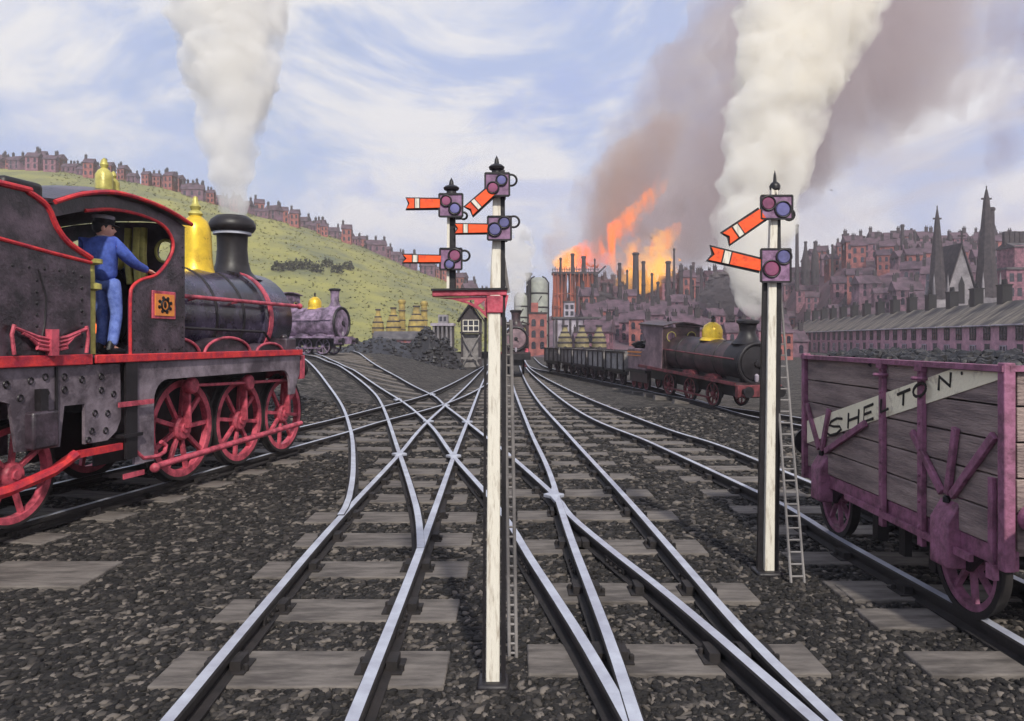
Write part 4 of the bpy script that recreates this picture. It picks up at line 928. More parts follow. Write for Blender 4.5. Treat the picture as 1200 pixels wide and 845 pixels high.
small_loco('steam_locomotive', 'dark engine with steam coming head on down the middle track', (m3.x, 45.5, .15), -math.pi/2, 0,
           dict(r=.66, zb=2.05, front=2.4, cabf=-1.4, cabr=-2.9, hw=.82, wr=.55, fp=1.25, chx=1.95, cht=3.68, chr=.26, dome=(.4, 2.9, .28), cabt=2.95, wheels=(-1.6, -.3, 1.0), gauge=.9, sbm='darkloco', door='smokebox', chm='darkloco', beam='black'), 'darkloco', 'rose')
d2 = Vector((.95, -.3, 0)).normalized(); f2 = P(400, 380, 42.0)
g2 = 1.33
small_loco('steam_locomotive', 'lavender grey engine with round pale smokebox and yellow dome below the green hill', (f2.x-d2.x*1.9, f2.y-d2.y*1.9, g2), math.atan2(d2.y, d2.x), 0,
           dict(r=.86, zb=1.72, front=1.9, cabf=-1.35, cabr=-2.5, hw=1.05, wr=.48, fp=.95, chx=1.5, cht=3.62, chr=.24, dome=(.25, 3.2, .36), cabt=3.3, wheels=(-1.1, 0, 1.1), gauge=1.1, sbm='lav', door='lav', chm='lav', bands=True, beam='lav'), 'lav', 'lav')
d4 = Vector((.309, -.951, 0)); o4 = Vector((5.74, 26.9, .15))+Vector((.523, .17, 0))-Vector((.309, -.951, 0))*.6+Vector((0, 0, .036)); a4 = math.atan2(d4.y, d4.x)
small_loco('steam_locomotive', 'near black engine with tall yellow dome standing behind the right hand signal post', o4, a4, .06,
           dict(r=.62, zb=1.5, front=4.3, cabf=-.1, cabr=-1.7, hw=.78, wr=.4, fp=.88, chx=3.85, cht=2.82, chr=.26, dome=(1.9, 2.68, .34), cabt=2.42, wheels=(.1, 1.5, 2.9), gauge=1.05, sbm='black', door='black', cabm='smokebox', beam='darkrose', spm='darkrose'), 'darkloco', 'darkrose')
def on_g(t, off=0.55):
    pts = RC['G1']; acc = 0
    best = min(range(len(pts)), key=lambda i: (pts[i]-Vector((5.74, 26.9, .15))).length)
    i = best
    while t < 0 and i > 0:
        d = (pts[i-1]-pts[i]).length
        if d > -t: p = pts[i]+(pts[i-1]-pts[i])*(-t/d); break
        t += d; i -= 1
    else: p = pts[i]
    tg = (pts[max(i-1, 0)]-pts[min(i+1, len(pts)-1)]); tg.z = 0; tg.normalize()
    n = Vector((tg.y, -tg.x, 0)); return p+n*off, math.atan2(-tg.y, -tg.x)
p, a = on_g(-4.2)
T4 = thing('locomotive_tender', 'small coal tender with pinkish side and heaped coal behind the yellow domed engine', 'tender', p, a)
MB().box((0, 0, 1.22), (2.5, 1.4, .86)).build('tank', 'smokebox', T4, bevel=.04)
for s in (-1, 1): MB().box((0, s*.71, 1.5), (2.5, .03, .05)).box((0, s*.71, 1.36), (2.5, .03, .03)).build('tank_beading', 'orange', T4)
MB().box((0, 0, .74), (2.7, 1.5, .1)).build('running_plate', 'black', T4)
cm_ = MB()
for i in range(70): cm_.add([(v[0]*.16+rg.uniform(-1.1, 1.1), v[1]*.16+rg.uniform(-.55, .55), 1.68+v[2]*.14+rg.uniform(0, .16)) for v in ico.v], ico.f)
tag(cm_.build('coal_load', 'coal', None, recalc=False), 'coal piled on the small pink sided tender', 'coal', kind='stuff')
bpy.data.objects['coal_load.001'].location = p; bpy.data.objects['coal_load.001'].rotation_euler = (0, 0, a)
for s in (-1, 1):
    MB().box((0, s*.6, .5), (2.4, .05, .4)).build('side_frame', 'darkloco', T4)
    for u in (-.85, 0, .85): add_wheel(T4, (u, s*.52, .36), .36, 7, 'darkrose', face=s, wd=.08)
# fireman on the footplate of the domed engine
p, a = on_g(-2.6)
FM = thing('person', 'fireman in dark clothes leaning out between the small tender and the dark engine', 'person', (p.x-.55*math.cos(a+math.pi/2)*-1*0+(-.35)*1, p.y-.1, 1.02), a)
FM.scale = (.85, .85, .85)
JF = dict(J); JF.update(rs=(.02, -.185, 1.33), re=(.2, -.3, 1.2), rw=(.32, -.36, 1.42), yaw=-.5, rf=(.3, -.1, 1), rn=(1, 0, 0), chest=(.06, -.06, 1.24), neck=(.1, -.08, 1.39), skull=(.12, -.08, 1.49), head=(.135, -.08, 1.525))
person(FM, JF, 'darkcloth', 'darkcloth')
# goods train
def open_wagon(label, loc, ang):
    T = thing('open_wagon', label, 'wagon', loc, ang, 'open goods wagons behind the small tender')
    body = MB()
    for s in (-1, 1):
        for i in range(3): body.box((0, s*.66, .82+.26*i), (2.9, .05, .25))
    for e in (-1, 1):
        for i in range(3): body.box((e*1.43, 0, .82+.26*i), (.05, 1.27, .25))
    body.box((0, 0, .68), (2.9, 1.34, .06)); body.build('body', 'timber', T)
    ir = MB()
    for s in (-1, 1):
        for u in (-1.42, -.5, .5, 1.42): ir.box((u, s*.7, 1.06), (.12, .04, .86))
        ir.box((0, s*.69, 1.46), (2.98, .08, .08)); ir.box((0, s*.69, .66), (2.98, .08, .1))
    ir.build('iron_straps', 'black', T)
    for s in (-1, 1):
        MB().box((0, s*.55, .56), (2.9, .07, .16)).build('solebar', 'black', T)
        for u in (-.85, .85): add_wheel(T, (u, s*.52, .36), .36, 7, 'darkloco', face=s, wd=.08)
        for u in (-.85, .85): MB().box((u, s*.66, .42), (.2, .12, .22)).build('axle_box', 'darkloco', T)
    return T
W0 = None
WL = ['first open wagon of the goods train, coupled to the small pink tender', 'second open wagon behind the small pink tender', 'third open wagon, middle of the goods train', 'fourth open wagon, second last in the goods train', 'last open wagon, smallest and nearest the oncoming engine']
for i in range(5):
    p, a = on_g(-7.5-3.35*i)
    if i == 0: W0 = open_wagon(WL[0], p, a)
    else:
        c = copy_tree(W0); c.location = p; c.rotation_euler = (0, 0, a); c['label'] = WL[i]
#PART5
# ------------------------------------------------------------------ town, works, church
def prism_roof(w, d, z0, h, ov=.25):
    "gable roof, ridge along x"
    a, b = w/2+ov, d/2+ov; dz = -ov*h/(d/2)
    return MB().add([(-a, -b, z0+dz), (a, -b, z0+dz), (a, b, z0+dz), (-a, b, z0+dz), (-a, 0, z0+h), (a, 0, z0+h),
                     (-a, -b, z0+dz-.14), (a, -b, z0+dz-.14), (a, b, z0+dz-.14), (-a, b, z0+dz-.14)],
                    [(0, 1, 5, 4), (2, 3, 4, 5), (6, 7, 1, 0), (8, 9, 3, 2), (0, 4, 3, 9, 6), (1, 7, 8, 2, 5), (6, 9, 8, 7)])
def win_poly(cx, cz, w, h, arch=True):
    if not arch: return [(cx-w/2, cz-h/2), (cx+w/2, cz-h/2), (cx+w/2, cz+h/2), (cx-w/2, cz+h/2)]
    return [(cx-w/2, cz-h/2), (cx+w/2, cz-h/2), (cx+w/2, cz+h/2-w*.35)]+[(cx+w/2*math.cos(a), cz+h/2-w*.35+w*.45*math.sin(a)) for a in (.6, 1.2, 1.94, 2.54)]+[(cx-w/2, cz+h/2-w*.35)]
def town_house(i, w, d, h, rh, wall, chim):
    mb = MB().box((0, 0, h/2-1.5), (w, d, h+3)).add([(-w/2, -d/2, h), (-w/2, d/2, h), (-w/2, 0, h+rh*.98), (w/2, -d/2, h), (w/2, d/2, h), (w/2, 0, h+rh*.98)], [(0, 1, 2), (3, 5, 4), (0, 3, 4, 1), (0, 2, 5, 3), (1, 4, 5, 2)])
    rf = prism_roof(w, d, h, rh); mb.add(rf.v, rf.f, 1)
    for cx in chim:
        mb.box((cx*w, 0, h+rh+.35), (.75, .6, 1.5), 2)
        mb.box((cx*w, 0, h+rh+1.12), (.9, .72, .14), 2)
        for q in (-.2, .2): mb.lathe([(.12, 0), (.1, .5), (0, .5)], (cx*w+q, 0, h+rh+1.18), n=6, mi=2)
    nw = max(2, int(w/1.9))
    for k in range(nw):
        for z in ((h*.3, h*.72) if h > 3.6 else (h*.5,)):
            mb.plate(win_poly(-w/2+w*(k+.5)/nw, z, .75, 1.35), lambda a, b, t: Vector((a, -d/2-t, b)), -.05, .03, mi=3)
    for s in (-1, 1):
        mb.plate(win_poly(0, h*.72, .7, 1.3), lambda a, b, t: Vector((s*(w/2+t), a, b)), -.05, .03, mi=3)
    o = mb.build('town_house', [wall, 'townroof', 'soot', 'glass']); return o
HP = [town_house(0, 5.2, 4.4, 3.8, 1.9, 'brickb', (-.42, .42)), town_house(1, 4.0, 4.0, 4.6, 1.7, 'brick', (.4,)), town_house(2, 7.0, 4.4, 3.2, 1.8, 'brickb', (-.45, 0, .45)), town_house(3, 3.4, 3.6, 5.6, 1.6, 'brickc', (-.4,))]
HN = ['mauve brick house with two chimneys', 'pink brick house with one chimney', 'long mauve terrace house with three chimneys', 'tall narrow ruddy house']
used = set()
def put_house(v, loc, rz, s, label, group):
    if v in used: o = HP[v].copy(); COL.objects.link(o)
    else: o = HP[v]; used.add(v)
    o.location = loc; o.rotation_euler = (0, 0, rz); o.scale = (s, s, s)
    return tag(o, label, 'house', group)
taken = []
def free(p, r):
    for q_, r_ in taken:
        if (p.x-q_.x)**2+(p.y-q_.y)**2 < (r+r_)**2: return False
    taken.append((p, r)); return True
RND.seed(4); n = 0
A_, B_ = Vector((48.6, 67, 0)), Vector((61.6, 171, 0)); NT = Vector((-(B_-A_).y, (B_-A_).x, 0)).normalized()
for px, y, r in ((674, 190, 8), (660, 188, 6), (745, 188, 4), (1117, 121, 9), (1180, 140, 10), (857, 140, 9), (934, 200, 4), (948, 200, 6), (715, 180, 4), (783, 180, 4)): taken.append((on_r(px, y), r))
for t in range(5000):
    if n >= 180: break
    px = RND.uniform(688, 1190); y = RND.choice((RND.uniform(86, 150), RND.uniform(110, 255)))
    if t % 3 == 0: px = RND.uniform(900, 1090); y = RND.uniform(105, 235)
    p = on_r(px, y)
    if px > 918 and (p-A_).dot(NT) > -9: continue
    if not free(p, 2.6): continue
    v = RND.choice((0, 0, 1, 1, 2, 3)); sc = RND.uniform(.62, .95)*(0.62+y/420)
    put_house(v, p-Vector((0, 0, .2)), RND.uniform(-.35, .35)-px*.0004+.2, sc, HN[v]+' on the smoky hillside right of the middle track', 'houses on the right hillside'); n += 1
n = 0
for t in range(4000):
    if n >= 116: break
    px = RND.uniform(-10, 585); y = RND.uniform(240, 288)
    p = on_l(px, y)
    if not free(p, 2.5): continue
    v = RND.choice((0, 1, 1, 2, 3, 3)); sc = RND.uniform(.55, .95)
    put_house(v, p-Vector((0, 0, .3)), RND.uniform(-.4, .4), sc, HN[v]+' along the skyline of the green hill', 'houses on the left skyline'); n += 1
# dark scrub on the green hill
for i, px in enumerate((326, 338, 349, 360, 371, 383, 395, 407)):
    p = on_l(px, 172+RND.uniform(-4, 4)+i*1.5); mb = MB(); rs = random.Random(i)
    for j in range(260):
        a, e, r = rs.uniform(0, 6.28), rs.uniform(0, 1.3), rs.uniform(.4, 1)**.5
        c = Vector((math.cos(a)*math.cos(e)*1.7*r, math.sin(a)*math.cos(e)*1.3*r, .2+math.sin(e)*(1.9+.5*math.sin(3*a))*r)); s_ = rs.uniform(.12, .34)
        u, v = Vector((rs.gauss(0, 1), rs.gauss(0, 1), rs.gauss(0, 1))).normalized(), Vector((rs.gauss(0, 1), rs.gauss(0, 1), rs.gauss(0, 1))).normalized()
        mb.add([c-u*s_, c+v*s_, c+u*s_, c-v*s_*.6], [(0, 1, 2, 3)])
    T = thing('shrub', 'dark gorse bush in the band across the green hillside', 'bush', p, 0, 'bushes across the green hill')
    mb.build('foliage', 'scrub', T, recalc=False)
    st = MB()
    for j in range(5): st.tube([(0, 0, -.3), (rs.uniform(-.3, .3), rs.uniform(-.3, .3), .6), (rs.uniform(-1, 1), rs.uniform(-.8, .8), 1.4)], [.07, .05, .02], 5)
    st.build('stem', 'soot', T)

def chimney_stack(label, px, ytop, ybot, y, wpx, m='soot', cap=True, group=None, name='factory_chimney'):
    k = y/F; b = P(px, ybot, y); h = (ybot-ytop)*k; r = wpx*k/2
    T = thing(name, label, 'chimney', b, 0, group)
    MB().lathe([(r*1.25, -3.5), (r*1.15, 0), (r*.85, h-.4), (r*.85, h), (r*.5, h), (r*.5, h-.6)], n=16).build('shaft', m, T)
    if cap: MB().lathe([(r*.86, h-.7), (r*1.15, h-.5), (r*1.15, h-.2), (r*.86, h-.05)], n=16).build('cap', m, T)
    return T
for px, yt, yb, w_, l in ((745, 296, 352, 7.5, 'thickest dark chimney behind the yellow flames of the works'), (708, 331, 368, 6.5, 'short thick chimney just right of the rusty furnace bank'), (716, 332, 362, 5, 'short grey chimney, second to the right of the furnace bank'),
        (726, 308, 345, 4, 'slim chimney between the red and the yellow flames'), (735, 316, 350, 2.5, 'thin pipe stack left of the thickest works chimney'), (754, 306, 350, 4.5, 'brown chimney directly right of the thickest one'),
        (764, 320, 352, 3, 'thin chimney in front of the yellow flame, right half'), (771, 330, 356, 3.5, 'low stub chimney below the yellow flame'), (783, 306, 352, 6, 'black chimney at the right end of the yellow flame'), (790, 291, 345, 2.5, 'tallest thin mast like chimney of the works'),
        (798, 315, 352, 5.5, 'black chimney, third from the right end of the works'), (811, 335, 362, 5, 'small chimney on the houses, second from the right end of the works'), (822, 315, 352, 3.5, 'last slim chimney at the right end of the works')):
    chimney_stack(l, px, yt, yb, 185+RND.uniform(-8, 8), w_, group='chimneys of the ironworks')
for px, yt, w_, l in ((657, 302, 3, 'thin chimney rising at the left of the furnace bank'), (671, 297, 4.5, 'chimney rising at the middle of the furnace bank'), (684, 300, 5.5, 'thicker chimney rising at the right of the furnace bank'), (697, 303, 2, 'thin pipe at the right edge of the furnace bank')):
    chimney_stack(l, px, yt, 335, 193, w_, 'soot', group='chimneys of the ironworks')
chimney_stack('lone thin chimney right of the right hand signal post', 934, 263, 325, 200, 4)
chimney_stack('round black chimney beside the tall church spire, trailing smoke', 1162, 243, 300, 138, 7)
k = 190/F; FB = thing('blast_furnace', 'rust streaked bank of furnaces under flames in the ironworks', 'furnace', P(674, 372, 190)); mb = MB()
for i in range(6):
    x = (-22+9*i)*k; h = (372-322)*k
    mb2 = MB().lathe([(1.1, -4), (1.15, h*.2), (1.0, h*.45), (.8, h*.8), (.95, h), (.6, h), (.6, h-.4)], (x, (i % 2)*1.5, 0), n=18); mb2.build('furnace_shell', 'rust', FB)
h = (372-322)*k
MB().box((0, .8, h+.35), (54*k, 4.4, .5)).build('charging_deck', 'soot', FB)
r_ = MB()
for i in range(28): r_.box((-27*k+54*k*i/27, -1.35, h+1.0), (.14, .14, .9+.5*(i % 3)))
r_.box((0, -1.35, h+1.25), (54*k, .1, .12)); r_.build('deck_railing', 'soot', FB)
MB().bar((27*k, .8, h+.4), (36*k, .8, h+2.2), .5, .4).build('hoist_incline', 'soot', FB)
r_ = MB()
for i in range(11): r_.bar(((-26+5*i)*k, -1.6, -3), ((-26+5*i)*k, -1.6, h+.2), .22, .22, up=(0, 1, 0))
for z in (.25, .55): r_.box((0, -1.6, h*z), (52*k, .2, .25))
r_.build('steel_frame', 'rust', FB)
MB().tube([(20*k, .5, h*.6), (40*k, .5, h*.5), (60*k, 2, h*.25), (75*k, 3, h*.2)], .7, 12).build('gas_main', 'soot', FB)
rs = random.Random(21); c0 = None
for i in range(44):
    px = rs.uniform(655, 1075); y = rs.uniform(150, 250)
    if 840 < px < 930: continue
    p = on_r(px, y); h = rs.uniform(5, 10)
    if c0 is None:
        c0 = thing('factory_chimney', 'thin sooty chimney among the houses of the right hillside', 'chimney', p, 0, 'thin chimneys on the right hillside')
        MB().lathe([(.5, -1), (.34, 7.4), (.44, 7.5), (.44, 7.8), (.34, 8), (.2, 8)], n=10).build('shaft', 'soot', c0)
    else:
        c1 = copy_tree(c0); c1.location = p; c1.scale = (rs.uniform(.7, 1.2),)*2+(h/8,)
# blowing stoves
def stove(label, px, yt, r, y):
    b = P(px, 0, y); b.z = 0; h = EYE+(HZ-yt)*y/F
    T = thing('hot_blast_stove', label, 'stove', b, 0, 'domed stoves beside the furnaces')
    MB().lathe([(r, -.5), (r, h-r*.75), (r*.92, h-r*.4), (r*.66, h-r*.12), (.3*r, h), (0, h)], n=28).build('shell', 'stove', T)
    for i in range(4):
        z = h*(.25+.18*i); MB().lathe([(r, z-.1), (r+.08, z-.08), (r+.08, z+.08), (r, z+.1)], n=28).build('hoop', 'black', T)
    for s in (-1, 1): MB().tube([(s*(r+.1), -.1, 0), (s*(r+.1), -.1, h-r*.6), (s*(r*.75), -.1, h-r*.1), (s*r*.4, -.1, h+.12)], .1, 8).build('down_pipe', 'black', T)
    MB().tube([(-r*.5, -r*.9, h*.42), (r*.3, -r*1.0, h*.56)], .07, 6).build('stay', 'black', T)
    MB().tube([(-r*.5, -r*.9, h*.6), (r*.3, -r*1.0, h*.75)], .07, 6).build('stay', 'black', T)
    return T
stove('large pale domed stove with black hoops left of the furnaces', 631, 325, 1.35, 110); stove('smaller domed stove, left of the tall pipe', 611, 344, .85, 108)
PT = thing('stack_pipe', 'tall black pipe between the two domed stoves', 'pipe', P(619.5, 415, 109)); h = 95*109/F
MB().lathe([(.4, -1), (.36, h-1), (.36, h), (.22, h)], n=14).build('shaft', 'black', PT); MB().lathe([(.36, h-.4), (.52, h-.3), (.52, h), (.36, h+.05)], n=14).build('rim', 'black', PT)
k = 100/F; b = P(630, 0, 100); b.z = 0
BT = thing('brick_tower', 'low red brick tower with courses below the large domed stove', 'tower', b)
h = EYE+(HZ-368)*k; MB().box((0, 0, h/2), (2.3, 2.2, h)).build('wall', 'brickc', BT)
MB().box((0, 0, h+.1), (2.5, 2.4, .2)).build('coping', 'soot', BT); MB().box((-.4, 0, h+.8), (.9, .9, 1.3)).build('penthouse', 'brickc', BT)
for i in range(6):
    MB().plate(win_poly(-.55+1.1*(i % 2), 1.4+1.45*(i//2), .55, .9), lambda a, c, t: Vector((a, -1.1-t, c)), -.04, .03).build('window', 'glass', BT)
# flat roofed engine house and the olive kilns
k = 102/F; b = P(675, 0, 102); b.z = on_r(675, 102).z-.3
EH = thing('engine_house', 'pale flat roofed house with dark pillars behind the three olive bottle kilns', 'building', b); h = EYE+(HZ-374)*k-b.z
MB().box((0, 0, h/2), (52*k, 4, h)).build('wall', 'pale', EH); MB().box((0, 0, h+.12), (56*k, 4.5, .24)).build('roof', 'slate', EH)
for i in range(7): MB().box((-24*k+8*k*i, -2.08, h/2), (.28, .18, h-.05)).build('pillar', 'soot', EH)
MB().box((-8*k, .5, h+1.2), (12*k, 2, 2.0)).build('upper_storey', 'pale', EH); MB().box((-8*k, .5, h+2.28), (13.5*k, 2.2, .16)).build('upper_roof', 'slate', EH)
for i in range(4): MB().box(((-11+6*(i % 2))*k, -.52, h+.75+.85*(i//2)), (.4, .06, .55)).build('window', 'glass', EH)
def bottle_kiln(label, px, yt, yb, y, wpx, m, group):
    k = y/F; b = P(px, yb, y); h = (yb-yt)*k; r = wpx*k/2
    T = thing('bottle_kiln', label, 'kiln', b, 0, group)
    MB().lathe([(r*.96, -2), (r, h*.1), (r*1.02, h*.25), (r*.98, h*.4), (r*.86, h*.54), (r*.66, h*.66), (r*.46, h*.76), (r*.36, h*.86), (r*.34, h*.96), (r*.4, h), (r*.28, h), (r*.28, h*.9)], n=24).build('kiln_wall', m, T)
    for z, q_ in ((.16, 1.02), (.36, 1.0), (.55, .86), (.73, .53), (.97, .4)):
        MB().lathe([(r*q_-.05, h*z-.11), (r*q_+.05, h*z-.09), (r*q_+.05, h*z+.09), (r*q_-.05, h*z+.11)], n=24).build('iron_band', 'soot', T)
    MB().plate(win_poly(0, h*.1, r*.5, h*.22), lambda a, c, t: Vector((a, -r-t, c)), -.1, .05).build('doorway', 'ink', T)
for px, l in ((662, 'left one of the three olive bottle kilns above the open wagons'), (682, 'middle one of the three olive bottle kilns above the open wagons'), (702, 'right one of the three olive bottle kilns above the open wagons')):
    bottle_kiln(l, px, 381, 413, 84, 17, 'olive', 'olive bottle kilns')
for px, yt, w_, l in ((443, 362, 14, 'narrowest yellow bottle kiln, left of the long low shed roof'), (461, 360, 17, 'middle yellow bottle kiln behind the low shed'), (488, 358, 20, 'widest yellow bottle kiln near the colonnaded building')):
    bottle_kiln(l, px, yt, 397, 110, w_, 'kiln', 'yellow bottle kilns below the green hill')
for px, yt, l in ((471, 351, 'banded yellow chimney between two yellow bottle kilns'), (497, 353, 'banded yellow chimney right of the widest yellow kiln')):
    T = chimney_stack(l, px, yt, 396, 113, 8, 'kiln', group='banded yellow chimneys')
    for z in (1.2, 2.6, 4.0): MB().lathe([(.52, z-.06), (.6, z-.04), (.6, z+.04), (.52, z+.06)], n=16).build('iron_band', 'soot', T)
k = 92/F; b = P(468, 407, 92); b.z = 1.15
SH = thing('low_shed', 'long low shed with brown roof and row of pink doors', 'shed', b)
MB().box((0, 0, .55), (54*k, 2.6, 1.4)).build('wall', 'brickc', SH); prism_roof(54*k, 2.6, 1.25, .75).build('roof', 'slate', SH)
for i in range(6): MB().box((-21*k+8.4*k*i, -1.32, .6), (.5, .06, .8)).build('door', 'brick', SH)
k = 100/F; b = P(519, 404, 100); b.z = .6
CB = thing('colonnade_building', 'grey colonnaded building with flat top behind the signal cabin', 'building', b)
MB().box((0, 1, 1.7), (24*k, 2.4, 3.4)).build('wall', 'soot', CB); MB().box((0, .6, 3.5), (27*k, 3.6, .35)).build('roof', 'pale', CB)
for i in range(5): MB().lathe([(.17, 0), (.15, 3.3)], ((-10+5*i)*k, -.9, 0), n=10).build('column', 'stone', CB)
MB().box((0, .8, 4.25), (11*k, 1.6, 1.1)).build('upper_block', 'stone', CB)
for i in (-1, 1): MB().box((i*2.4*k, -.02, 4.25), (.35, .06, .6)).build('window', 'glass', CB)
# signal cabin
k = 58/F; b = P(552.5, 0, 58); b.z = gz(b.x, 58)
CN = thing('signal_cabin', 'tall narrow signal cabin on braced timber legs with white windows', 'signal box', b)
w_, z1, z2, za = 23*k, EYE+(HZ-391)*k, EYE+(HZ-377)*k, EYE+(HZ-354)*k
for sx in (-1, 1):
    for sy in (-1, 1): MB().box((sx*(w_/2-.07), sy*.8, z1/2), (.14, .14, z1)).build('leg', 'soot', CN)
for sy in (-.83, .83): MB().bar((-w_/2+.1, sy, .15), (w_/2-.1, sy, z1-.15), .06, .12, up=(0, 1, 0)).bar((w_/2-.1, sy*1.04, .15), (-w_/2+.1, sy*1.04, z1-.15), .06, .12, up=(0, 1, 0)).box((0, sy*1.02, .75), (w_, .05, .12)).build('cross_brace', 'timber', CN)
MB().box((0, .1, z1*.5), (w_-.3, 1.3, z1-.1)).build('base_boarding', 'timber', CN)
MB().box((0, 0, z1+.04), (w_+.15, 1.9, .12)).build('floor', 'soot', CN)
for sx in (-1, 1):
    for sy in (-1, 1): MB().box((sx*(w_/2-.06), sy*.82, (z1+z2)/2+.1), (.14, .14, z2-z1+.2)).build('corner_post', 'soot', CN)
wn = MB().box((0, -.78, (z1+z2)/2+.1), (w_-.24, .04, z2-z1)).build('window', 'glass', CN)
r_ = MB()
for i in range(4): r_.box((-(w_-.3)/2+(w_-.3)*i/3, -.82, (z1+z2)/2+.1), (.07, .05, z2-z1))
for z in (z1+.15, (z1+z2)/2+.1, z2+.08): r_.box((0, -.822, z), (w_-.24, .05, .07))
r_.build('window_frame', 'white', wn)
for s in (-1, 1): MB().box((s*(w_/2-.02), 0, (z1+z2)/2+.1), (.04, 1.5, z2-z1)).build('side_window', 'pale', CN)
MB().box((0, .8, (z1+z2)/2+.1), (w_-.2, .04, z2-z1+.2)).build('rear_wall', 'pale', CN)
mb = MB(); a_ = w_/2+.28
mb.plate([(-a_, z2+.02), (-a_+.02, z2-.08), (0, za-.16), (a_-.02, z2-.08), (a_, z2+.02), (0, za)], XZ(0), -1.2, 1.2); mb.build('roof', 'black', CN)
MB().plate([(-w_/2, z2+.1), (w_/2, z2+.1), (0, za-.2)], XZ(-.85), 0, 1.7).build('gable', 'soot', CN)
MB().lathe([(.05, za-.1), (.06, za+.08), (.02, za+.14), (0, za+.4)], (0, -1.15, 0), n=8).build('finial', 'black', CN)
# heaps
def heap(name, label, cat, c, rx, ry, h, m, seed, n=28, pk=1.0, fz=None):
    vs, fs = [], []
    for j in range(n+1):
        for i in range(n+1):
            u, v = i/n*2-1, j/n*2-1; d = math.hypot(u, v); e = max(0, 1-d)
            z = h*(S(e*1.3))**pk*(1+.35*noise.noise((u*3+seed, v*3, 0)))+h*.07*noise.noise((u*14, v*14, seed))*(1 if e > 0 else 0)-.15
            vs.append((u*rx, v*ry, z+(fz(c[0]+u*rx, c[1]+v*ry)-c[2] if fz else 0)))
    fs = [(j*(n+1)+i, j*(n+1)+i+1, (j+1)*(n+1)+i+1, (j+1)*(n+1)+i) for j in range(n) for i in range(n)]
    mb = MB().add(vs, fs); rs = random.Random(seed); L0 = .05+h*.045
    for _ in range(int(420+rx*60)):
        i = rs.choice(fs)[0]; v = vs[i]
        if math.hypot(v[0]/rx, v[1]/ry) > .97: continue
        s_ = L0*rs.uniform(.5, 1.7)*(1.6 if m == 'slag' else 1); ox, oy = rs.uniform(-.5, .5)*rx*2/n, rs.uniform(-.5, .5)*ry*2/n
        mb.add([(v[0]+ox+w[0]*s_*rs.uniform(.6, 1.5), v[1]+oy+w[1]*s_*rs.uniform(.6, 1.4), v[2]+w[2]*s_*rs.uniform(.5, 1.1)) for w in ico.v], ico.f)
    o = mb.build(name, m, recalc=False, sharp=25); o.location = c; return tag(o, label, cat)
c = P(505, 0, 53); heap('coal_heap', 'black coal heap in front of the colonnaded building, left of the signal cabin', 'heap', (c.x, 54, gz(c.x, 54)), 2.4, 4.0, 2.0, 'coal', 1, fz=gz)
c = P(455, 0, 52); heap('coal_heap', 'long low coal bank below the brown shed', 'heap', (c.x, 54, gz(c.x, 54)), 5.0, 5.0, .95, 'coal', 4, fz=gz)
c = on_r(857, 140); heap('slag_heap', 'grey slag tip rising behind the chimney of the yellow domed engine', 'heap', c-Vector((0, 0, .6)), 7.5, 9, P(857, 325, 140).z-c.z, 'slag', 7, pk=.8)
# terrace
D_ = (B_-A_); Lr = D_.length; D_.normalize(); ar = math.atan2(D_.y, D_.x); nU = 16; uw = Lr/nU
def terrace(label, loc):
    T = thing('terraced_house', label, 'house', loc, ar, 'terrace row behind the coal wagon'); w, d, h, rh = uw, 7.6, 4.15, 2.5
    # local x runs along the row (away), local y = +left; the front faces the yard (+y)
    MB().box((0, -d/2, h/2-.6), (w-.006, d, h+1.2)).build('wall', 'terracebrick', T)
    r0 = prism_roof(w, d, h, rh, 0.0); b_ = .35; dz = -b_*rh/(d/2)
    rf = MB().add([(-w/2+.003, b_, h+dz), (w/2-.003, b_, h+dz), (w/2-.003, -d/2, h+rh), (-w/2+.003, -d/2, h+rh), (-w/2+.003, -d-b_, h+dz), (w/2-.003, -d-b_, h+dz), (-w/2+.003, b_, h+dz-.16), (w/2-.003, b_, h+dz-.16), (-w/2+.003, -d-b_, h+dz-.16), (w/2-.003, -d-b_, h+dz-.16)],
                  [(0, 1, 2, 3), (3, 2, 5, 4), (6, 7, 1, 0), (9, 8, 4, 5), (7, 6, 8, 9), (0, 3, 4, 8, 6), (1, 7, 9, 5, 2)]).build('roof', K['terraceroof'], T)
    cm = MB().box((w/2-.7, -d/2, h+rh+.6), (1.35, 1.0, 2.4)).box((w/2-.7, -d/2, h+rh+1.8), (1.5, 1.15, .16))
    for q_ in (-.3, .3): cm.lathe([(.2, 0), (.16, .6), (.1, .6)], (w/2-.7+q_, -d/2, h+rh+1.86), n=8)
    cm.build('chimney', 'ink', rf)
    for u, z in ((-w*.28, 3.05), (w*.2, 3.05), (w*.2, 1.1)):
        wn = MB().box((u, .04, z), (1.25, .1, 1.35)).build('window', 'glass', T); f_ = MB()
        for s in (-1, 0, 1): f_.box((u+s*.6, .1, z), (.12, .06, 1.45))
        for s in (-1, 0, 1): f_.box((u, .102, z+s*.66), (1.35, .06, .11))
        f_.build('window_frame', 'ink' if z > 2 else 'pale', wn)
    MB().box((-w*.28, .03, .9), (1.0, .1, 2.1)).build('door', 'soot', T)
    MB().tube([(-w/2+.2, b_+.02, h-.28), (w/2-.2, b_+.02, h-.28)], .09, 6).build('gutter', 'pale', T)
    return T
K['terraceroof'] = mat('streaked_terrace_slate', (0.22, 0.19, 0.15), 0.7, col2=(0.03, 0.027, 0.027), scale=0.55, stretch=(1.0, .22, .22), bump=0.4, bscale=5, ramp=(.42, .56))
T0 = None
